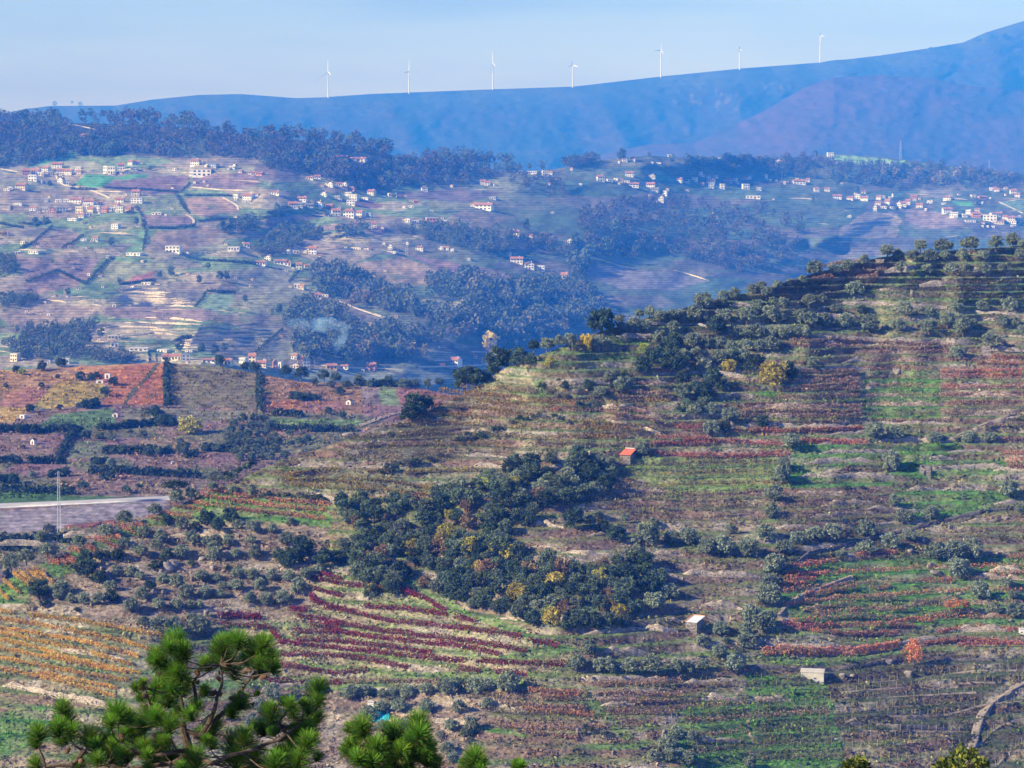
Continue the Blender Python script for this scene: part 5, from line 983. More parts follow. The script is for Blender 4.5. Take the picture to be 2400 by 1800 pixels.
# teal harvest net spread under the olives
q = poly('K 215,790 300,790'); M_net = mat_plain('teal_net', (.03, .42, .52), .3, 3)
uu, vv = np.meshgrid(np.linspace(872, 912, 24), np.linspace(1694, 1670, 12)); P = near(uu, vv); cen = P.mean((0, 1))
fold = .22 * fbm(uu / 4., vv / 4., 191, 3); P = P + np.stack([0 * fold, 0 * fold, .28 + fold], -1); o = obj('harvest_net', np_mesh('harvest_net', (P - cen).reshape(-1, 3), grid_faces(12, 24), M_net, None, True), None, cen)
tag(o, 'teal harvest net spread on the ground under olive trees', 'net')
# a person working at the edge of the green vines
def person(u, v):
    p = near(np.array([u]), np.array([v]))[0]; o = obj('person', None, None, p, None, .5); tag(o, 'person in a white top and dark trousers bending among green vines', 'person')
    J = [(0, 0, .92, .13), (0, .02, 1.1, .14), (-.06, -.03, 1.3, .155), (-.1, -.06, 1.42, .07), (-.13, -.1, 1.56, .10), (-.14, -.11, 1.66, .085),
         (.1, 0, .86, .085), (.12, -.03, .48, .06), (.12, .02, .09, .045), (.13, -.12, .04, .04), (-.1, 0, .86, .085), (-.13, -.06, .48, .06), (-.12, -.02, .09, .045), (-.13, -.16, .04, .04),
         (.14, -.04, 1.34, .06), (.22, -.16, 1.1, .045), (.18, -.36, .96, .035), (-.27, -.05, 1.34, .06), (-.32, -.2, 1.1, .045), (-.22, -.4, .98, .035)]
    E = [(0, 1), (1, 2), (2, 3), (3, 4), (4, 5), (0, 6), (6, 7), (7, 8), (8, 9), (0, 10), (10, 11), (11, 12), (12, 13), (2, 14), (14, 15), (15, 16), (2, 17), (17, 18), (18, 19)]
    hand = []
    for root, d in ((16, -.02), (19, .02)):
        for k in range(5):
            J.append((J[root][0] + (k - 2) * .018, J[root][1] - .05 - (.0 if k == 0 else .012 * (2 - abs(k - 2))), J[root][2] - .05, .011)); E.append((root, len(J) - 1))
    me = bpy.data.meshes.new('body'); me.from_pydata([j[:3] for j in J], E, []); b_ = obj('body', me, o); sk = b_.modifiers.new('skin', 'SKIN'); ss = b_.modifiers.new('smooth', 'SUBSURF'); ss.levels = 1; ss.render_levels = 1
    for i, j in enumerate(J): me.skin_vertices[0].data[i].radius = (j[3], j[3]); me.skin_vertices[0].data[i].use_root = i == 0
    m, n, l, bs = mat_new('clothes'); tc = n.new('ShaderNodeTexCoord'); sp = n.new('ShaderNodeSeparateXYZ'); cr = n.new('ShaderNodeValToRGB'); mr = n.new('ShaderNodeMapRange'); mr.inputs['From Max'].default_value = 1.8
    l.new(tc.outputs['Object'], sp.inputs[0]); l.new(sp.outputs['Z'], mr.inputs['Value']); l.new(mr.outputs[0], cr.inputs[0]); cr.color_ramp.interpolation = 'CONSTANT'; e = cr.color_ramp.elements
    e[0].position = 0; e[0].color = (.035, .03, .03, 1); e[1].position = .06; e[1].color = (.03, .05, .14, 1); x = e.new(.50); x.color = (.78, .80, .85, 1); x = e.new(.80); x.color = (.45, .25, .18, 1); l.new(cr.outputs[0], bs.inputs['Base Color']); me.materials.append(m)
    h = MB(); h.tube([(-.13, -.09, 1.60), (-.14, -.09, 1.70), (-.14, -.09, 1.75)], [.10, .095, .04], 10); obj('hair', h.mesh('hair', mat_plain('dark_hair', (.03, .02, .015), .2, 9)), o)
person(*poly('L 990,945')[0])
# ------------------------------------------------------------------ wind turbines on the skyline
M_white = mat_plain('turbine_white', (.74, .75, .76), .05, .05, .4)
def turbine(base, hub, blades, label):
    (ux, uy), (hx, hy) = base, hub; p = mtn(np.array([ux]), np.array([uy + 1.5]))[0]; s = KP * p[1]; H = (uy - hy) * s + 2
    o = obj('wind_turbine', None, None, p, None, 0); tag(o, label, 'wind turbine', 'wind turbines on the mountain ridge')
    b = MB(); b.tube([(0, 0, -3), (0, 0, H * .5), (0, 0, H)], [3.2, 2.5, 1.8], 14); obj('tower', b.mesh('tower', M_white), o)
    b = MB(); b.box(-2.3, 2.3, -4, 10, H - .6, H + 4, .92); nac = obj('nacelle', b.mesh('nacelle', M_white), o)
    b = MB(); b.tube([(0, -3.5, H + 1.3), (0, -5, H + 1.3), (0, -6.5, H + 1.3)], [1.6, 1.4, .3], 10); obj('hub', b.mesh('hub', M_white), o)
    for bx, by in blades:
        ax, az = (bx - hx) * s, (hy - by) * s; Lb = math.hypot(ax, az); Lr = max(Lb, 46.); dx, dz = ax / Lb, az / Lb; ny = -math.sqrt(max(0, Lr * Lr - Lb * Lb)) / Lr; k = Lb / Lr
        d = Vector((dx * k, ny, dz * k)); side = d.cross(Vector((0, 1, 0.01))).normalized(); c0 = Vector((0, -5, H + 1.3)); vs = []; th = d.cross(side).normalized()
        for t, w, q in ((.02, 1.4, .9), (.2, 2.9, .8), (.6, 2.0, .6), (1, .8, .3)):
            for sx, sy in ((-.35, -1), (1, 0), (-.35, 1)): vs.append(c0 + d * Lr * t + side * w * sx + th * q * sy)
        f = [(i * 3 + a, i * 3 + (a + 1) % 3, i * 3 + 3 + (a + 1) % 3, i * 3 + 3 + a) for i in range(3) for a in range(3)] + [(0, 2, 1), (9, 10, 11)]
        m = MB(); m.add(vs, f); obj('blade', m.mesh('blade', M_white), o)
def pp(t, xy): return poly(t + ' ' + xy)[0]
TB = [('R', '1418,420', '1420,312', '1420,262 1377,343 1436,328', 'white wind turbine standing first from the wooded end of the ridge'),
      ('R', '1767,404', '1768,310', '1771,262 1746,318 1768,345', 'white wind turbine second from the wooded end of the ridge'), ('R', '2129,388', '2130,276', '2128,226 2117,318 2142,290', 'white wind turbine third along the ridge with one blade upright'),
      ('S', '262,374', '263,283', '258,262 240,290 285,292', 'small slender wind turbine set behind the middle of the ridge'), ('S', '643,332', '645,218', '648,180 615,222 655,238', 'white wind turbine on the ridge between the slender one and the pair before the summit'),
      ('S', '983,300', '985,215', '980,202 976,236 992,222', 'short lit wind turbine with foreshortened blades, second below the summit'), ('S', '1331,270', '1332,157', '1324,140 1342,160 1330,182', 'tall bright wind turbine closest to the mountain summit')]
for t, b_, h_, bl, lb in TB: turbine(pp(t, b_), pp(t, h_), poly(t + ' ' + bl), lb.replace('closest to', 'last before'))

# ------------------------------------------------------------------ lattice masts and poles
M_steel = mat_plain('galvanised_steel', (.52, .54, .57), .15, 2, .5)
def mast(base, top, fn, label, wide=.07, arms=(), bar=.05, name='lattice_mast', group=None):
    p = fn(np.array([base[0]]), np.array([base[1]]))[0]; H = (base[1] - top[1]) * KP * p[1]; o = obj(name, None, None, p, None, .3); tag(o, label, 'mast', group)
    b = MB(); w = H * wide / 2; n = max(6, int(H / (w * 2.6)) if w > .3 else 8); n = min(n, 22); r = max(bar, H * .0022)
    def cr(i): t = i / n; k = w * (1 - .62 * t); return [Vector((sx * k, sy * k, H * t - .4 * (i == 0))) for sx, sy in ((-1, -1), (1, -1), (1, 1), (-1, 1))]
    for i in range(n):
        a, c = cr(i), cr(i + 1)
        for k in range(4): b.tube([a[k], c[k]], r, 4); b.tube([a[k], c[(k + 1) % 4]], r * .6, 3); b.tube([c[k], c[(k + 1) % 4]], r * .6, 3)
    obj('frame', b.mesh('mast_frame', M_steel), o)
    for z, L in arms:
        m = MB(); m.tube([(-L * H, 0, z * H), (0, 0, (z + .012) * H), (L * H, 0, z * H)], r * 1.3, 5); [m.tube([(sx * L * H, 0, z * H), (sx * L * H, 0, (z - .025) * H)], r * 1.1, 5) for sx in (-1, 1)]; obj('cross_arm', m.mesh('cross_arm', M_steel), o)
mast(pp('G', '385,695'), pp('G', '397,283'), mid, 'slim steel lattice mast with antennas beside the pale road', .055, ((.97, .05), (.90, .06), (.82, .03)))
mast(pp('D', '1143,272'), pp('D', '1147,112'), vil, 'tall lattice mast on the far hilltop above the chapel village', .10, ((.62, .05),))
mast(pp('D', '1910,372'), pp('D', '1909,275'), vil, 'lattice mast rising from the woods on the far hill', .10)
mast(pp('N', '1757,185'), pp('N', '1760,115'), vil, 'pale electricity pylon among olives below the pink mansion', .16, ((.92, .13), (.78, .17), (.64, .13)))
mast(pp('M', '26,388'), pp('M', '28,296'), vil, 'electricity pylon in the wooded valley left of the near crest'.replace('left of', 'before'), .17, ((.93, .10), (.80, .14), (.68, .10)))
M_pole = mat_plain('pole_wood', (.30, .27, .24), .2, 2)
def pole(base, top, fn, marks=VMARKS):
    p = fn(np.array([base[0]]), np.array([base[1]]))[0]; H = max(5, (base[1] - top[1]) * KP * p[1]); o = obj('utility_pole', None, None, p, None, random.uniform(-.5, .5)); tag(o, None, 'pole', 'utility poles of the villages'); r = .2 if fn is vil else .14
    b = MB(); b.tube([(0, 0, -.5), (0, 0, H)], [r * 1.3, r], 7); obj('shaft', b.mesh('pole_shaft', M_pole), o); b = MB(); b.box(-1.0, 1.0, -.08, .08, H - .9, H - .7); obj('cross_arm', b.mesh('pole_arm', M_pole), o)
    later_label(o, base[0], base[1], 'thin', 'utility pole', marks)
for t, txt in [('A', '1088,190,120 1397,380,315 1705,585,500 1462,750,708 1735,710,662 1770,790,702 2100,775,690 1245,735,690 65,70,20 1500,330,290'), ('B', '738,830,755 755,590,530 1605,1090,1030 1140,840,810'), ('F', '505,945,893 1107,985,933 1268,985,930 1955,925,878 842,1065,1010 430,1010,960'), ('E', '1055,205,165 1498,65,28'), ('D', '378,245,190 835,278,248 985,280,250 1310,290,268 675,258,230 120,480,410 275,310,275'), ('S', '1453,256,236 1950,182,160 2187,95,62')]:
    x0, y0, s_ = TILES[t]
    for a in txt.split():
        x, yb, yt = [float(k) for k in a.split(',')]; pole((x0 + x * s_, y0 + yb * s_), (x0 + x * s_, y0 + yt * s_), mtn if t == 'S' else vil)
pole(pp('G', '980,458'), pp('G', '982,412'), mid, MID_MARKS)

# ------------------------------------------------------------------ pale terrace walls of the far slopes
M_farwall = mat_stone('far_stone', (.50, .42, .32), (.74, .64, .50), .5)
for hpx, txt in [(4.2, '''E 1035,300 1220,285 1330,280; 1110,308 1290,318 1475,316; 1050,332 1250,325 1440,336; 980,350 1050,348 1430,352; 940,372 1080,368 1300,376 1720,372; 880,392 1100,388 1400,395 1720,386; 950,412 1200,416 1710,406; 790,415 880,430; 980,430 1130,436 1350,430; 1430,432 1690,436; 410,375 480,392 600,402; 660,395 760,390; 185,490 355,500; 930,536 1050,534; 1115,540 1170,530; 1255,530 1375,535; 1430,538 1750,568;
      1030,582 1200,575 1500,590 1740,592; 900,620 1100,610 1380,622; 940,655 1150,650 1300,640 1490,648; 1100,690 1330,670 1560,690; 1300,700 1400,708; 870,650 930,660; 1210,240 1310,235; 1320,240 1380,245; 1180,175 1180,174; 1500,90 1610,100'''),
   (3.6, '''E 1740,610 1870,612 1990,625; 2010,628 2212,632; 1680,655 1900,648 2212,660; 1610,690 1850,690 2212,700; 1700,715 2060,700; 1570,725 2000,728 2212,742; 1530,750 1900,755; 1500,770 1850,775 2212,778; 1480,792 1980,798; 1560,815 2150,828; 1880,845 2212,850; F 0,636 150,642; 0,670 180,672; 0,700 150,704; 0,735 120,740; 0,770 90,775; 0,800 60,806; 1420,365 1660,375 1910,392; 1400,400 1600,405; 1430,430 1700,440; 1400,455 1650,470; 1500,485 1700,490; 1400,800 1620,790; 1450,830 1690,835; 1620,780 1700,825; 1850,825 1960,828; 720,390 820,435; 1000,490 1240,580; 1300,598 1450,610; 1550,640 1640,630; 1250,275 1400,270; 1230,300 1420,292; 1260,350 1330,360;
      E 0,700 100,690 120,715; 0,780 140,790; 0,820 80,830; 1300,795 1100,800; 700,730 900,740; 1880,465 2000,485; 2050,440 2212,450; 2000,490 2212,495'''),
   (2.8, '''A 770,912 900,905 1150,915; 340,960 450,935 650,918; 0,618 220,615; 110,660 220,658; 0,700 90,705; 0,860 140,855; 1640,508 1760,520 1900,535 2130,540; 800,540 900,548 1080,552; 0,430 140,425; 1720,765 1900,770 2050,762; 2000,640 2090,690; 1630,940 1720,948; 160,1050 400,1060 540,1055; 540,1060 700,1075 1070,1080; 1650,1000 1750,1005; 2080,640 2170,640; B 560,1048 800,1040 1080,1050; 780,980 900,990; 1050,940 1130,930; 900,555 960,580; 1060,590 1130,600; 1360,935 1700,985; C 1000,880 1090,885; 950,440 1100,450; D 700,870 830,850 920,840; 660,890 900,890; 620,915 880,912; 950,950 1080,948; 930,780 1080,775; 900,800 1080,815; 880,830 1060,840; 690,845 760,840; 1000,740 1120,770; 600,985 750,980; M 700,245 850,290; 300,375 480,440''')]:
    for pl in polys(txt):
        if math.hypot(pl[-1][0] - pl[0][0], pl[-1][1] - pl[0][1]) > 4: stone_wall(pl, hpx, vil, M_farwall, VMARKS, 'pale', name='terrace_wall', group='pale terrace walls of the far slopes', thick=.8, step=2.5)
rr = random.Random(55)
for i in range(150):
    u = rr.uniform(0, 1050) if i < 115 else rr.uniform(1700, 2400); v = rr.uniform(400, 850) if i < 115 else rr.uniform(430, 560); L = rr.uniform(18, 75); sl = rr.uniform(-.14, .08); pl = [(u, v), (u + L * .5, v + L * .5 * sl + rr.uniform(-1, 1)), (u + L, v + L * sl)]
    stone_wall(pl, rr.uniform(1.6, 2.6), vil, rr.choice([M_farwall, M_wall_pale, M_wall]), VMARKS, rr.choice(['thin pale', 'short pale', 'thin']), name='terrace_wall', group='pale terrace walls of the far slopes', thick=.8, step=2.5)
M_lane = mat_plain('pale_lane', (.56, .50, .42), .15, .3)
for pl in polys('''A 480,400 500,450 530,500 700,510 800,540 880,570 960,605; 1610,750 1690,780 1710,810 1690,840 1640,850; 1930,600 2000,640 2090,685 2060,710; 1720,765 1900,768 2060,758; 0,350 160,380; 0,440 150,425; S 1150,0 1150,1; R 275,533 350,545 420,560; B 1800,432 1880,440 1940,460; 900,560 940,580; 440,1050 800,1042 1200,1060; F 1390,955 1700,950 2212,930; 560,945 900,965 1300,985; 720,390 860,450 1000,495 1200,575 1300,600; 1850,825 2000,830; D 2130,850 2212,800; 2000,640 2212,740'''):
    if math.hypot(pl[-1][0] - pl[0][0], pl[-1][1] - pl[0][1]) > 4: ribbon('lane', pl, 2.0, vil, M_lane, .6, 2.5)

# ------------------------------------------------------------------ trees and hedges of the far slopes
def tree_mass(name, pgs, n, fn, hgt, cols, seed, leaves=80, kind_='stuff', sparse=.8, wide=.42):
    """a wood that reads as one mass"""
    rng = np.random.default_rng(seed); us = [p[0] for g in pgs for p in g]; vs = [p[1] for g in pgs for p in g]; u = rng.uniform(min(us), max(us), n * 6); v = rng.uniform(min(vs), max(vs), n * 6); ok = np.zeros(len(u), bool)
    for g in pgs: ok |= inside(u, v, g)
    ok &= fbm(u / 26., v / 12., 201 + seed, 3) > rng.uniform(-.75, -.05, len(u)) * sparse
    u = u[ok][:n]; v = v[ok][:n]; m = len(u)
    if m == 0: return
    hgt = hgt * (1.3 if fn is vil else 1.7); P = fn(u, v); H = hgt * rng.uniform(.6, 1.3, m) * (1 + .4 * fbm(u / 30., v / 20., 203 + seed, 2)); ci = np.clip(((fbm(u / 34., v / 14., 207 + seed, 2) + .5) * len(cols)).astype(int) + rng.integers(-1, 2, m), 0, len(cols) - 1); c = np.array(cols)[ci]
    d = rand_dirs(rng, m * leaves).reshape(m, leaves, 3) * (rng.uniform(.3, 1, (m, leaves, 1)) ** .5); C = P[:, None, :] + d * (H[:, None, None] * np.array([wide, wide, .46])); C[..., 2] += H[:, None] * .5
    V, F = cards(rng, C.reshape(-1, 3), np.repeat(H * .085, leaves) * rng.uniform(.6, 1.4, m * leaves), .7, .1); cc = np.repeat(c, leaves, 0) * rng.uniform(.9, 1.1, (m * leaves, 1))
    return structure(obj(name, np_mesh(name, V, F, M_scrub, np.repeat(cc, 4, 0))), kind_)
GREENS = [(.065, .090, .065), (.075, .10, .068), (.090, .095, .070), (.105, .095, .080)]; PURPLE = [(.110, .098, .088), (.118, .106, .092), (.090, .092, .076), (.066, .088, .066), (.130, .110, .098)]; BLUEG = [(.095, .135, .105), (.12, .155, .115), (.155, .155, .110), (.08, .115, .085)]
PN = lambda txt: polys(txt)
tree_mass('woodland', PN('R -60,505 250,500 300,560 350,600 500,640 300,680 120,715 -60,735'), 470, vil, 13, PURPLE + BLUEG[:2], 1, sparse=1.1)
tree_mass('woodland', PN('R 330,500 520,500 620,505 770,510 900,545 1060,580 1290,570 1420,590 1560,610 1690,640 1700,670 1450,675 1430,700 1250,720 1100,690 900,680 780,690 500,650 420,600'), 600, vil, 13, PURPLE + BLUEG[:2], 2, sparse=1.3)
tree_mass('woodland', PN('R 1100,690 1300,720 1420,700 1640,715 1900,670 2200,690 2250,760 2020,790 2000,810 1850,800 1700,830 1560,825 1500,790 1420,780 1320,750 1180,740'), 480, vil, 13, PURPLE + BLUEG[:2], 3, sparse=1.4)
tree_mass('woodland', PN('R 420,600 560,640 500,680 400,690 330,680'), 160, vil, 15, GREENS, 4)
tree_mass('woodland', PN('F 500,120 700,140 900,210 1040,260 1200,340 1370,400 1400,540 1250,500 1050,470 800,400 560,330 480,250'), 330, vil, 13, BLUEG, 5)
tree_mass('woodland', PN('F 1480,220 1800,180 2212,260 2400,330 2500,560 2212,830 2100,800 1950,700 1750,740 1640,640 1480,560 1380,480 1700,520 1900,400 1500,350'), 400, vil, 15, BLUEG, 6, sparse=1.2)
tree_mass('woodland', PN('F 230,600 330,420 480,420 640,430 900,600 1080,650 1300,600 1560,720 1620,780 1400,790 1300,900 1000,900 850,930 600,900 480,920 350,870 360,700'), 330, vil, 13, BLUEG, 7, sparse=1.2)
tree_mass('woodland', PN('C 0,400 300,440 520,560 450,640 300,560 0,520; C 560,760 1000,620 1500,640 1900,700 2212,660 2212,1106 1500,1106 1000,980 600,900; M -20,100 240,130 500,60 900,20 1250,10 1250,200 1050,280 900,240 660,180 450,210 300,180 100,200'), 480, vil, 13, GREENS + PURPLE, 8, sparse=1.5)
tree_mass('woodland', PN('M -20,300 200,300 330,330 400,420 300,480 150,560 0,600; M 250,190 330,200 320,300 240,270'), 520, vil, 13, BLUEG, 9)
tree_mass('woodland', PN('D 0,270 350,230 500,300 900,320 1250,330 1500,320 1900,380 2212,430 2212,520 1900,520 1600,500 1250,550 900,500 500,450 200,430 0,420'), 620, vil, 11, PURPLE + BLUEG, 10)
tree_mass('woodland', PN('C 1500,300 1800,300 2100,280 2212,300 2212,360 1900,420 1650,360 1500,380; C 430,330 600,270 740,255 750,285 640,340 480,360'), 330, vil, 13, GREENS, 11)
tree_mass('woodland', PN('E -40,20 120,10 160,120 100,160 -40,200; E 0,380 180,360 340,380 250,430 0,460; E 200,640 850,600 700,700 730,860 350,880 200,800; E 0,760 300,760 620,840 1200,880 1100,930 600,900 200,900'), 420, vil, 8, BLUEG, 12)
tree_mass('woodland', PN('A 1900,900 2040,830 2212,760 2212,900 2000,940; B 0,1000 250,870 450,860 600,900 560,950 400,1000 200,1100 0,1106; B 700,900 900,820 960,880 800,960; B 1180,880 1600,860 2212,900 2212,1106 1850,1080 1500,980'), 520, vil, 9, BLUEG, 13)
tree_mass('hill_scrub', PN('R 0,740 1000,720 1700,840 2212,900 2212,1106 0,1106; N 0,0 2212,0 2212,650 0,640'), 2600, vil, 4.2, BLUEG + [(.13, .10, .08), (.16, .10, .08)], 14, leaves=22, sparse=.45, wide=.6)
tree_mass('hill_scrub', PN('S 0,700 2212,640 2212,1080 1700,1106 600,1106 0,1000'), 1900, vil, 5, GREENS, 15, leaves=22, sparse=.45, wide=.6)
tree_mass('skyline_wood', PN('R 210,448 380,446 480,455 470,466 210,468; S 1800,215 1950,190 2150,150 2200,140 2190,160 1980,205 1800,228'), 240, mtn, 16, [(.02, .03, .03), (.03, .04, .035)], 16)
tree_mass('mountain_scrub', PN('R 1000,540 1250,520 1500,560 1700,600 2212,660 2212,700 1500,640; S 880,620 1000,600 1120,640 1050,680 900,670; S 1280,510 1420,490 1500,520 1400,550 1300,540'), 260, lambda u, v: mtn(u, v), 12, [(.03, .04, .04), (.08, .07, .06)], 17, leaves=30)

# single trees one can tell apart in the valley
def vt(key, tile, txt, **kw):
    x0, y0, s = TILES[tile]
    for a in txt.split():
        q = [float(k) for k in a.split(',')]; plant(key, x0 + q[0] * s, y0 + q[1] * s, q[2] * s, fn=vil, marks=VMARKS, **kw)
plant('amber', *poly('F 2020,815')[0], 46, fn=vil, tall=1.0, label='round amber yellow tree behind the white house near the crest')
vt('cypress', 'E', '1292,915,62 1355,912,40')
vt('wood', 'E', '1380,190,60 1480,180,80 590,345,60 1030,235,40 1900,215,70 1960,215,70 1720,240,60 1340,225,26 1800,110,50 150,660,50 680,760,80 760,760,90 870,710,80 700,810,70 1560,830,90 1740,850,80 1850,860,90 1940,830,70 510,960,90 200,840,50 1900,930,60 2120,400,60 450,70,40')
vt('wood', 'F', '540,140,50 1650,200,55 1880,160,45 680,220,80 640,280,90 560,200,60 800,220,70 720,500,90 650,540,90 560,560,80 450,560,80 800,640,100 700,620,100 870,620,80 780,700,90 380,460,70 280,540,80 200,500,70 640,820,90 760,860,90 1280,720,100 1400,760,90 1500,640,80 1560,560,80 1650,560,80 1730,620,90 1800,520,90 1900,560,90 2000,600,90 2100,560,90 2050,480,90 1950,430,90 1850,420,80 1760,400,70 2150,420,80 1700,800,40 2150,680,80 940,690,80 880,780,80')
vt('pale', 'F', '700,330,120 780,300,100 880,400,110 950,430,110 1000,420,90 830,440,100 1210,660,110 1330,760,90 940,780,80 1100,760,80 1040,740,80 880,860,80 1020,850,90 1130,860,100 1240,860,100 1350,880,110 530,800,90 280,530,80 480,540,80 540,870,60 1460,870,90 1680,700,90 960,800,70')
vt('wood', 'B', '180,730,70 30,1050,80 330,930,70 400,930,80 380,960,60 700,900,50 900,930,60 950,890,60 580,55,50 730,105,40 850,120,60 920,150,60 1050,180,60 1110,190,60 740,120,50 210,760,60 1190,610,50 1960,580,40 1830,500,50 610,770,50')
vt('wood', 'A', '930,250,90 880,240,80 960,220,90 560,130,50 1120,60,40 700,240,60 1370,250,40 1960,60,90 1860,80,80 1580,60,70 1490,150,70 100,720,40 320,870,90 400,850,80 960,1020,60 1180,840,60 1240,860,60 1940,910,100 2000,900,90 1300,370,40 430,510,50')
vt('wood', 'C', '950,285,90 1185,250,40 330,480,50 1380,300,70 1640,340,90 1730,350,90 1600,360,80 1840,330,80 2140,350,60 1510,400,50 2040,720,40 150,360,50 260,360,60')
vt('wood', 'D', '560,280,30 390,640,40 1720,530,70 1400,410,50 690,470,60 760,420,70 600,510,50 1110,730,50 1940,650,40 1820,680,50 770,560,50')
vt('pale', 'D', '1300,440,90 1100,430,80 1500,470,90 1640,450,90 1760,440,80 1450,500,80 1240,470,80 1850,480,70 2000,470,70 2100,460,70 1000,420,70')
vt('wood', 'M', '55,350,40 330,200,70 400,180,70 280,150,60 60,80,50 450,90,60 300,240,34 100,410,40 330,240,40')
def hedge(pl, wpx, hm, fn, cols, marks, adj, nm='hedge', seed=[0], dens=1.0):
    seed[0] += 1; rng = np.random.default_rng(500 + seed[0]); q = resample(pl, 1.5); P = fn(q[:, 0], q[:, 1]); n = int(len(q) * 16 * dens); i = rng.integers(0, len(q), n); s = KP * P[:, 1].mean()
    C = P[i].copy(); hh = hm * (.7 + .7 * (vnoise(i / 3., i * 0. + seed[0], 3) + .5)); C[:, 0] += rng.normal(0, wpx * s * .35, n); C[:, 1] += rng.normal(0, wpx * s * .5, n); C[:, 2] += hh * rng.beta(1.3, 1.4, n)
    V, F = cards(rng, C, hm * .22 * rng.uniform(.6, 1.5, n), .7); cc = np.array(cols)[rng.integers(0, len(cols), n)] * rng.uniform(.7, 1.3, (n, 1)); base = P.mean(0)
    o = obj(nm, np_mesh(nm, V - base, F, M_scrub, np.repeat(cc, 4, 0)), None, base); tag(o, None, 'hedge', 'hedges between the fields', 'thing'); later_label(o, float(q[:, 0].mean()), float(q[:, 1].mean()), adj, 'hedge', marks)
DG = [(.045, .072, .045), (.055, .085, .05), (.07, .085, .055), (.04, .06, .04)]
for pl in polys('''E 230,230 500,130 740,250 850,130 960,20; A 1180,690 1230,760 1250,880; 1520,575 1580,680 1640,745; 1540,590 1610,700; E 1690,440 1750,380 1780,330; 1510,745 1600,710 1650,700; 230,650 420,640 620,630; 190,685 400,675 660,660; 200,710 620,700; 240,735 640,725; 280,760 640,750; 290,790 660,785; 340,820 680,815; 330,850 690,845; F 0,850 120,740 230,640; 290,230 330,180 380,130; 340,660 330,830; 350,690 480,700; 360,740 500,750; 370,800 500,810;
    A 170,830 300,840 440,820; 450,860 300,990 180,1050; 540,1040 650,990 720,930; 900,520 1300,540 1540,560; 1600,590 2000,590; 1290,870 1500,870 1680,845; 1720,810 1900,790 2100,800; A 1270,890 1240,1060; A 1570,560 1640,480; B 100,740 280,690; 60,780 250,760; 640,970 780,930 930,920; 1300,20 1302,21; E 1790,310 2040,320; 1040,250 1330,215; 1750,40 2212,70; A 0,830 200,870; 640,490 620,530 830,540; E 0,330 180,380 330,380'''):
    if math.hypot(pl[-1][0] - pl[0][0], pl[-1][1] - pl[0][1]) > 4: hedge(pl, 6, 3.6, vil, DG, VMARKS, 'dark green')
for pl in polys('''N 430,938 600,922 745,908; 1170,938 1350,942 1525,942; 450,1037 700,1042; 880,1022 1000,1032; 250,1065 300,980 330,940; 720,650 715,740 722,830; 1118,700 1115,780 1125,860; 0,945 180,945; 200,945 340,940; 1540,745 1800,750; 340,840 420,835; 640,870 700,878; 1180,870 1300,880; 1260,800 1380,808; G 590,305 830,308 1290,332; 680,170 860,165 1110,175; 1330,155 1470,162; 0,235 130,238; 190,238 420,240; 320,330 440,320; 0,20 260,40; 300,30 530,35; 0,360 110,365; 0,420 200,430 480,440; 660,345 730,345; 1200,200 1280,195; 530,70 660,80; 230,740 460,750; 0,760 220,755; 0,800 200,810; 600,240 680,235; 40,980 60,960'''):
    hedge(pl, 9, 3.0, mid, DG, MID_MARKS, 'dark green', dens=1.4)
def mt(key, txt, t='N', **kw):
    x0, y0, s = TILES[t]
    for a in txt.split():
        q = [float(k) for k in a.split(',')]; plant(key, x0 + q[0] * s, y0 + q[1] * s, q[2] * s, fn=mid, marks=MID_MARKS, **kw)
mt('oak', '350,722,44 395,722,36 420,715,34 490,745,46 455,790,46 250,715,22 180,755,30 25,755,24 725,840,44 370,845,50 410,835,44 675,880,60 265,665,48 1235,700,46 1300,715,60 1290,810,44 1130,740,34 1125,780,34 1125,820,34 1470,785,40 1420,870,36 1480,885,36 720,690,36 715,720,34 722,760,34 725,800,34 260,850,30 130,860,40 85,950,44 150,955,44 320,945,44 700,920,60 740,920,50 950,655,44 1100,690,50 1060,680,40 70,690,40 180,680,44')
mt('holm', '1680,745,50 1740,755,46 1790,755,46 1400,720,50 1450,730,50 1500,760,46 1600,750,40 1850,750,44 1550,735,40 1900,745,40 1360,745,36 1430,755,36')
plant('gold', *poly('N 820,955')[0], 62, fn=mid, marks=MID_MARKS, label='broad olive green tree alone on the middle ridge', tall=.8)
mt('lime', '95,700,34 405,955,1'[:9]); mt('pale', '408,985,36 1030,960,30')
mt('holm', '1010,920,40 1050,905,44 1100,900,40 1140,900,36 1000,950,44 1040,945,40 1080,935,40 1120,930,40 1160,930,36 990,985,44 1030,980,44 1070,970,44 1110,965,40 1150,960,40 1185,970,36 1000,1015,44 1040,1010,44 1085,1005,44 1125,1000,44 1165,1000,40 1200,1000,40 1020,1045,44 1060,1040,44 1105,1035,44 1150,1035,40 1190,1030,40 1040,1070,44 1085,1070,44 1130,1065,40 1170,1065,40 1230,1060,40 1260,1010,36 1300,1000,44 1330,990,40 1250,960,30')  # trees of the olive grove, drawn and labelled as oaks
mt('holm', '490,1040,40 530,1040,44 640,1050,50 680,1050,44 790,1040,60 730,1030,40 890,1030,40 940,1030,44 780,1000,34 620,970,36 480,985,36 430,975,40'); mt('darkbush', '100,1015,26 560,950,30 330,1040,30 1310,960,30 300,960,34')
mt('oak', '0,372,60 80,370,70 40,365,60', 'G', tall=1.2); mt('bush', '320,680,100', 'G', label='brown leafless bush at the foot of the lattice mast'); mt('darkbush', '270,750,90 30,700,40 540,410,100 820,430,80 410,385,60 900,400,60 620,250,60', 'G'); mt('olive', '720,260,70 820,280,60 700,290,60 1380,340,60 210,330,60', 'G')

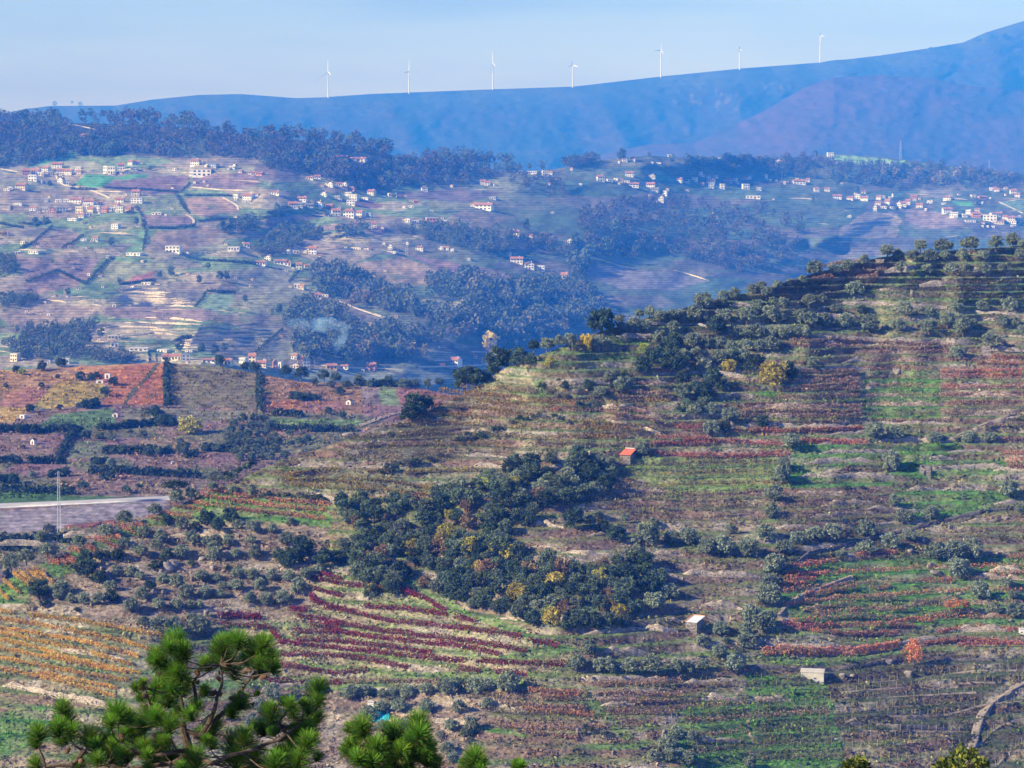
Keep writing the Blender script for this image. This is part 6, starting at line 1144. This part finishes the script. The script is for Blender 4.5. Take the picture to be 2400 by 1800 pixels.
# chimney smoke drifting over the valley wood
def smoke(pts):
    m = bpy.data.materials.new('smoke'); m.use_nodes = True; n = m.node_tree.nodes; l = m.node_tree.links; n.clear(); out = n.new('ShaderNodeOutputMaterial'); v = n.new('ShaderNodeVolumePrincipled'); v.inputs['Color'].default_value = (.25, .52, 1, 1); v.inputs['Absorption Color'].default_value = (1, 1, 1, 1)
    tc = n.new('ShaderNodeTexCoord'); nz = n.new('ShaderNodeTexNoise'); nz.inputs['Scale'].default_value = .045; nz.inputs['Detail'].default_value = 4; l.new(tc.outputs['Object'], nz.inputs['Vector']); mr = n.new('ShaderNodeMapRange'); mr.inputs['From Min'].default_value = .42; mr.inputs['From Max'].default_value = .75; mr.inputs['To Max'].default_value = .13; l.new(nz.outputs['Fac'], mr.inputs['Value']); l.new(mr.outputs[0], v.inputs['Density']); l.new(v.outputs[0], out.inputs['Volume'])
    p0 = vil(np.array([pts[0][0]]), np.array([pts[0][1]]))[0] - np.array([0, 25, 0]); ps = []; rr = []
    for u, v_, r in pts:
        a, dy, dz = ray(u, v_); t = p0[1] / dy; ps.append((float(a * t - p0[0]), 0.0, float(dz * t - p0[2]))); rr.append(r * KP * p0[1])
    b = MB(); b.tube(ps, rr, 10); me = b.mesh('smoke', m); structure(obj('smoke', me, None, p0), 'stuff')
smoke([(*pp('F', '685,905'), 1), (*pp('F', '682,860'), 3), (*pp('F', '690,800'), 8), (*pp('F', '710,720'), 20), (*pp('F', '740,650'), 26), (*pp('F', '640,600'), 22), (*pp('F', '480,590'), 16), (*pp('F', '300,580'), 12), (*pp('F', '220,570'), 3)])
S.cycles.volume_step_rate = 2.0; S.cycles.volume_max_steps = 128

# ------------------------------------------------------------------ the pine close to the camera, and the leafy tops beside it
M_needle = mat_leaf('pine_needles', (1, 1, 1), 0, .25); M_pbark = mat_plain('pine_bark', (.13, .095, .07), .5, 22); M_cone = mat_plain('pine_cone', (.24, .145, .085), .5, 90); M_dead = mat_plain('dead_needles', (.42, .20, .06), .4, 30)
def px3(t, x, y, Y): u, v = pp(t, f'{x},{y}'); return Vector(at_depth(np.array([u]), np.array([v]), Y)[0])
def pine(label, Y0, trunk, limbs, tufts, cones, seed, foot_x=0):
    rng = np.random.default_rng(seed); rr = random.Random(seed)
    tr = [px3(*a, Y0) for a in trunk]; foot = Vector((tr[0].x + foot_x, Y0 + .3, low_z(math.hypot(tr[0].x, Y0)) - .4)); tr = [foot, foot.lerp(tr[0], .5) + Vector((.08, 0, 0))] + tr
    o = obj('pine_tree', None, None, foot); tag(o, label, 'pine tree'); L = lambda p: Vector(p) - foot
    nodes = [(p, max(.022, .10 - .018 * i)) for i, p in enumerate(tr)]
    b = MB(); b.tube([L(p) for p in tr], [max(.018, .13 - .022 * i) for i in range(len(tr))], 8); obj('trunk', b.mesh('pine_trunk', M_pbark), o)
    for lm in limbs:
        ps = [px3(t, x, y, Y0 + d) for t, x, y, d in lm]; ref = min(nodes, key=lambda q: (q[0] - ps[0]).length)[0]; ps = [ref] + ps; n = len(ps)
        fine = [ps[0]]
        for i in range(n - 1):
            for k in (.5, 1): fine.append(ps[i].lerp(ps[i + 1], k) + Vector([rr.uniform(-.015, .015) for _ in range(3)]))
        b = MB(); b.tube([L(p) for p in fine], list(np.linspace(.034, .013, len(fine))), 6); obj('branch', b.mesh('pine_branch', M_pbark), o); nodes += [(p, .015) for p in fine]
    Vn, Cn = [], []; tw = MB(); nodes0 = list(nodes)
    more = []
    for t, x, y, sz in tufts:
        for k in range(1 if sz > 135 else 0): more.append((t, x + rng.normal(0, .42) * sz, y + abs(rng.normal(.35, .3)) * sz, sz * rng.uniform(.5, .75)))
    for t, x, y, sz in tufts + more:
        p = px3(t, x, y, Y0 + rng.uniform(-.8, .6)); sz = 1.22 * sz * TILES[t][2] * KP * Y0
        cand = [q[0] for q in nodes0 if q[0].z < p.z + .10] or [q[0] for q in nodes0]; a = min(cand, key=lambda q: (q - p).length); out = (p - a); out.z = max(out.z, 0) + .05
        ax = (out.normalized() * .45 + Vector((rng.uniform(-.25, .25), rng.uniform(-.3, .2), .85))).normalized(); Ls = sz * .42; s0 = p - ax * Ls * .55
        mid_ = a.lerp(s0, .55) + Vector((0, 0, -.06 * (s0 - a).length - .01)); tw.tube([L(a), L(mid_), L(s0), L(p + ax * Ls * .42)], [.011, .008, .007, .004], 5)
        n = int((700 if sz > .28 else 420) * rng.uniform(.85, 1.1)); tt = rng.uniform(0, 1, n) ** .8; az = rng.uniform(0, 2 * math.pi, n); sp = np.radians(78 - 48 * tt + rng.normal(0, 12, n)); e1 = np.array(ax.orthogonal().normalized()); e2 = np.cross(np.array(ax), e1); A = np.array(ax)
        d = np.cos(sp)[:, None] * A + np.sin(sp)[:, None] * (np.cos(az)[:, None] * e1 + np.sin(az)[:, None] * e2); ln = sz * .60 * rng.uniform(.75, 1.1, n); st = np.array(L(s0)) + tt[:, None] * A * Ls; en = st + d * ln[:, None]; en[:, 2] -= .06 * ln
        sd = np.cross(d, rand_dirs(rng, n)); sd /= np.linalg.norm(sd, axis=1)[:, None] + 1e-9; w = .0026
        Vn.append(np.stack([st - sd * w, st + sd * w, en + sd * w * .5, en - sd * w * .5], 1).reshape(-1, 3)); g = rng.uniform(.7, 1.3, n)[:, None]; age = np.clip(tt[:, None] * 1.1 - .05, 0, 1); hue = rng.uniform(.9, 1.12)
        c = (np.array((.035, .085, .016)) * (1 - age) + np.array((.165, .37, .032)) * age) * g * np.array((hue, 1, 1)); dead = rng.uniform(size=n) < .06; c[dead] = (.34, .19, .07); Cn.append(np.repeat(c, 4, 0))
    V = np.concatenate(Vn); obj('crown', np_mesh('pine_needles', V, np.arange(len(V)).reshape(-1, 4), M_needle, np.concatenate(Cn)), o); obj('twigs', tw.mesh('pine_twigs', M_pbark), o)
    cm = MB(); cm.tube([(0, 0, -.5), (0, 0, -.42), (0, 0, -.15), (0, 0, .2), (0, 0, .5)], [.12, .32, .36, .25, .04], 9)
    for i in range(60):
        z = -.4 + i * .013; an = i * 2.4; r = .34 - .25 * max(0, z + .1); x, y = math.cos(an) * r, math.sin(an) * r; cm.box(x - .07, x + .07, y - .07, y + .07, z - .05, z + .06, .5)
    cme = cm.mesh('pine_cone', M_cone)
    for t, x, y, *sc in cones:
        p = px3(t, x, y, Y0 - .05); s = (sc[0] if sc else .095); c = obj('cone', cme, o, L(p), (s * .8, s * .8, s)); c.rotation_euler = (rr.uniform(.8, 2.4), rr.uniform(-.6, .6), rr.uniform(0, 6))
    return o
J_ = lambda txt: [('J', *[float(k) for k in a.split(',')]) for a in txt.split()]
K_ = lambda txt: [('K', *[float(k) for k in a.split(',')]) for a in txt.split()]
pine('bushy bright green pine with cones rising in front of the valley', 31.0, J_('1260,1180 1230,1000 1190,860 1190,740 1165,600 1150,430 1145,330'),
     [J_('1300,900,0 1390,740,-.2 1410,640,-.2 1440,540,-.2 1430,440,-.2'), J_('1330,880,.2 1420,770,.2 1530,670,.2 1600,560,.2 1640,500,.2 1700,470,.2'), J_('1370,1080,-.3 1500,1020,-.3 1650,980,-.3 1800,930,-.3 1900,850,-.3 1950,800,-.3'), J_('1150,820,.1 1060,800,.1 960,830,.1'), J_('1150,1000,-.2 1000,1020,-.2 880,1000,-.2 760,930,-.2'), J_('1120,1080,.1 800,1110,.1 600,1040,.1 480,960,.1 430,860,.1'),
      J_('470,1090,0 300,1100,0 250,980,0'), J_('1000,760,.1 960,680,.1 940,590,.1'), J_('1850,900,0 1810,800,0 1870,720,0'), J_('1960,820,0 2020,720,0'), J_('1280,700,.1 1260,560,.1 1290,450,.1')],
     J_('1145,305,150 1100,340,120 1190,375,130 1030,425,125 1010,385,105 1060,450,110 1060,550,150 1170,510,150 1110,600,120 1010,600,110 1090,680,150 1180,610,130 1210,560,100 1000,650,110 960,770,170 1020,800,140 1100,850,140 940,840,120 760,780,165 720,830,110 850,860,130 800,920,120 405,730,120 430,820,170 380,870,130 460,890,120 400,930,120 250,905,130 230,960,90 570,930,165 620,990,120 700,960,150 720,1060,150 640,1070,120 890,940,130 940,1010,140 1050,960,130 1000,1060,140 1100,1050,130 820,1040,130 1270,1080,175 1200,1100,140 1330,620,80 1440,340,150 1410,400,130 1340,450,110 1480,300,110 1550,305,140 1480,440,130 1520,510,110 1640,365,150 1600,420,110 1700,325,140 1740,430,150 1680,440,120 1770,470,90 1560,700,130 1500,760,110 1380,860,140 1320,910,120 1270,720,110 1240,780,110 1500,980,170 1580,930,140 1640,1060,180 1540,1080,150 1700,870,130 1760,760,130 1790,850,140 1900,760,110 1880,710,100 1840,690,70 1970,690,66 2050,625,150 2060,690,110 2060,790,110 1960,870,170 2010,830,110 1990,970,150 1900,920,140 1850,1020,170 1930,1080,140 1780,1090,150 240,1095,110 500,1090,110 880,590,75 930,560,60 910,660,60 1370,960,100 1660,630,40'),
     J_('1610,470 1660,515 1712,512 1565,640 1500,655 1420,625 1385,620,.11 940,640 920,580 1280,550 1275,490 1300,460 440,990 790,900 1000,890,.08 1010,915,.08 1130,800 1590,480 1640,690,.06 1030,490,.07 1170,820,.07 530,1060 900,1010 1430,490,.08 1420,530,.08'), 21)
pine('dark green pine top with three upright tufts at the lower edge', 29.0, K_('330,1330 320,1200 310,1100 320,1010'), [K_('150,1090,0 130,1000,0 140,920,0'), K_('420,1080,0 500,1000,0 505,920,0'), K_('560,1090,0 600,1090,0'), K_('100,1040,.1 50,1000,.1')],
     K_('140,860,155 130,930,140 150,1000,120 60,970,110 40,1010,90 110,1060,120 340,905,170 330,970,150 300,1030,130 230,1000,150 260,1070,140 380,1020,140 505,845,165 500,910,150 530,960,130 545,1010,150 470,1010,120 440,1080,120 560,1070,130 600,1090,110 200,1090,140 170,1100,130 350,1090,140'), K_('160,930,.07 130,1015 330,1060,.07'), 22)
pine('small pine tip with one bright tuft beside the dark pine top', 28.0, K_('870,1330 865,1180 862,1120'), [K_('800,1150,0 790,1120,0')], K_('862,1065,150 840,1095,110 890,1090,110 800,1106,90'), K_('840,1130,.06'), 23, .1)
pine('tiny yellow green pine tip at the bottom edge', 28.0, K_('1150,1330 1150,1220 1150,1150'), [], K_('1150,1095,80 1165,1104,70 1135,1106,70'), [], 24, .05)

M_gloss = mat_leaf('glossy_leaves', (1, 1, 1), 0, .35)
def leafy(label, Y0, tops, seed):
    rng = np.random.default_rng(seed); p0 = px3(*tops[0][:3], Y0); foot = Vector((p0.x, Y0 + .3, low_z(math.hypot(p0.x, Y0)) - .4)); o = obj('leafy_tree', None, None, foot); tag(o, label, 'tree', 'leafy tree tops at the lower edge'); Vv, Cc = [], []; b = MB(); b.tube([(0, 0, 0), (.1, 0, (p0.z - foot.z) * .6), (0, 0, p0.z - foot.z - 1)], [.14, .1, .05], 7); obj('trunk', b.mesh('leafy_trunk', M_bark), o); br = MB()
    for t, x, y, sz in tops:
        p = px3(t, x, y, Y0 + rng.uniform(-.5, .5)) - foot; sz = sz * TILES[t][2] * KP * Y0; root = Vector((p.x * .3, 0, p.z - sz * 1.3)); br.tube([root, root.lerp(p, .6) + Vector((.05, 0, 0)), p], [.03, .018, .006], 5); n = 46
        ax = np.array((p - root).normalized()); st = np.array(p) + rng.normal(0, .22, (n, 3)) * sz - ax * rng.uniform(0, .9, n)[:, None] * sz; d = rand_dirs(rng, n) * .8 + ax * .9; d /= np.linalg.norm(d, axis=1)[:, None]; sd = np.cross(d, rand_dirs(rng, n)); sd /= np.linalg.norm(sd, axis=1)[:, None]; ln = rng.uniform(.09, .15, n)[:, None]; wd = ln * .26
        Vv.append(np.stack([st, st + d * ln * .5 + sd * wd, st + d * ln, st + d * ln * .5 - sd * wd], 1).reshape(-1, 3)); c = np.array([(.10, .15, .03), (.20, .24, .04), (.05, .085, .025), (.30, .30, .06)])[rng.integers(0, 4, n)] * rng.uniform(.7, 1.3, (n, 1)); Cc.append(np.repeat(c, 4, 0))
    V = np.concatenate(Vv); obj('crown', np_mesh('leafy_crown', V, np.arange(len(V)).reshape(-1, 4), M_gloss, np.concatenate(Cc)), o); obj('branches', br.mesh('leafy_branches', M_bark), o)
L_ = lambda txt: [('L', *[float(k) for k in a.split(',')]) for a in txt.split()]
leafy('yellow green leafy tree top below the dirt track', 46.0, L_('1790,990,80 1830,1020,80 1880,1010,70 1750,1060,80 1700,1070,70 1660,1090,60 1850,1080,90 1930,1060,70 1960,1080,60 1780,1100,90 1900,1110,80 1720,1115,80 1820,1120,90 1680,1125,70'), 31)
leafy('small yellow green leafy tree top under the green vines', 46.0, L_('1140,1050,60 1120,1070,60 1080,1080,50 1170,1085,50 1060,1100,50 1130,1110,70 1180,1105,50 1090,1120,60'), 32)
settle_labels()
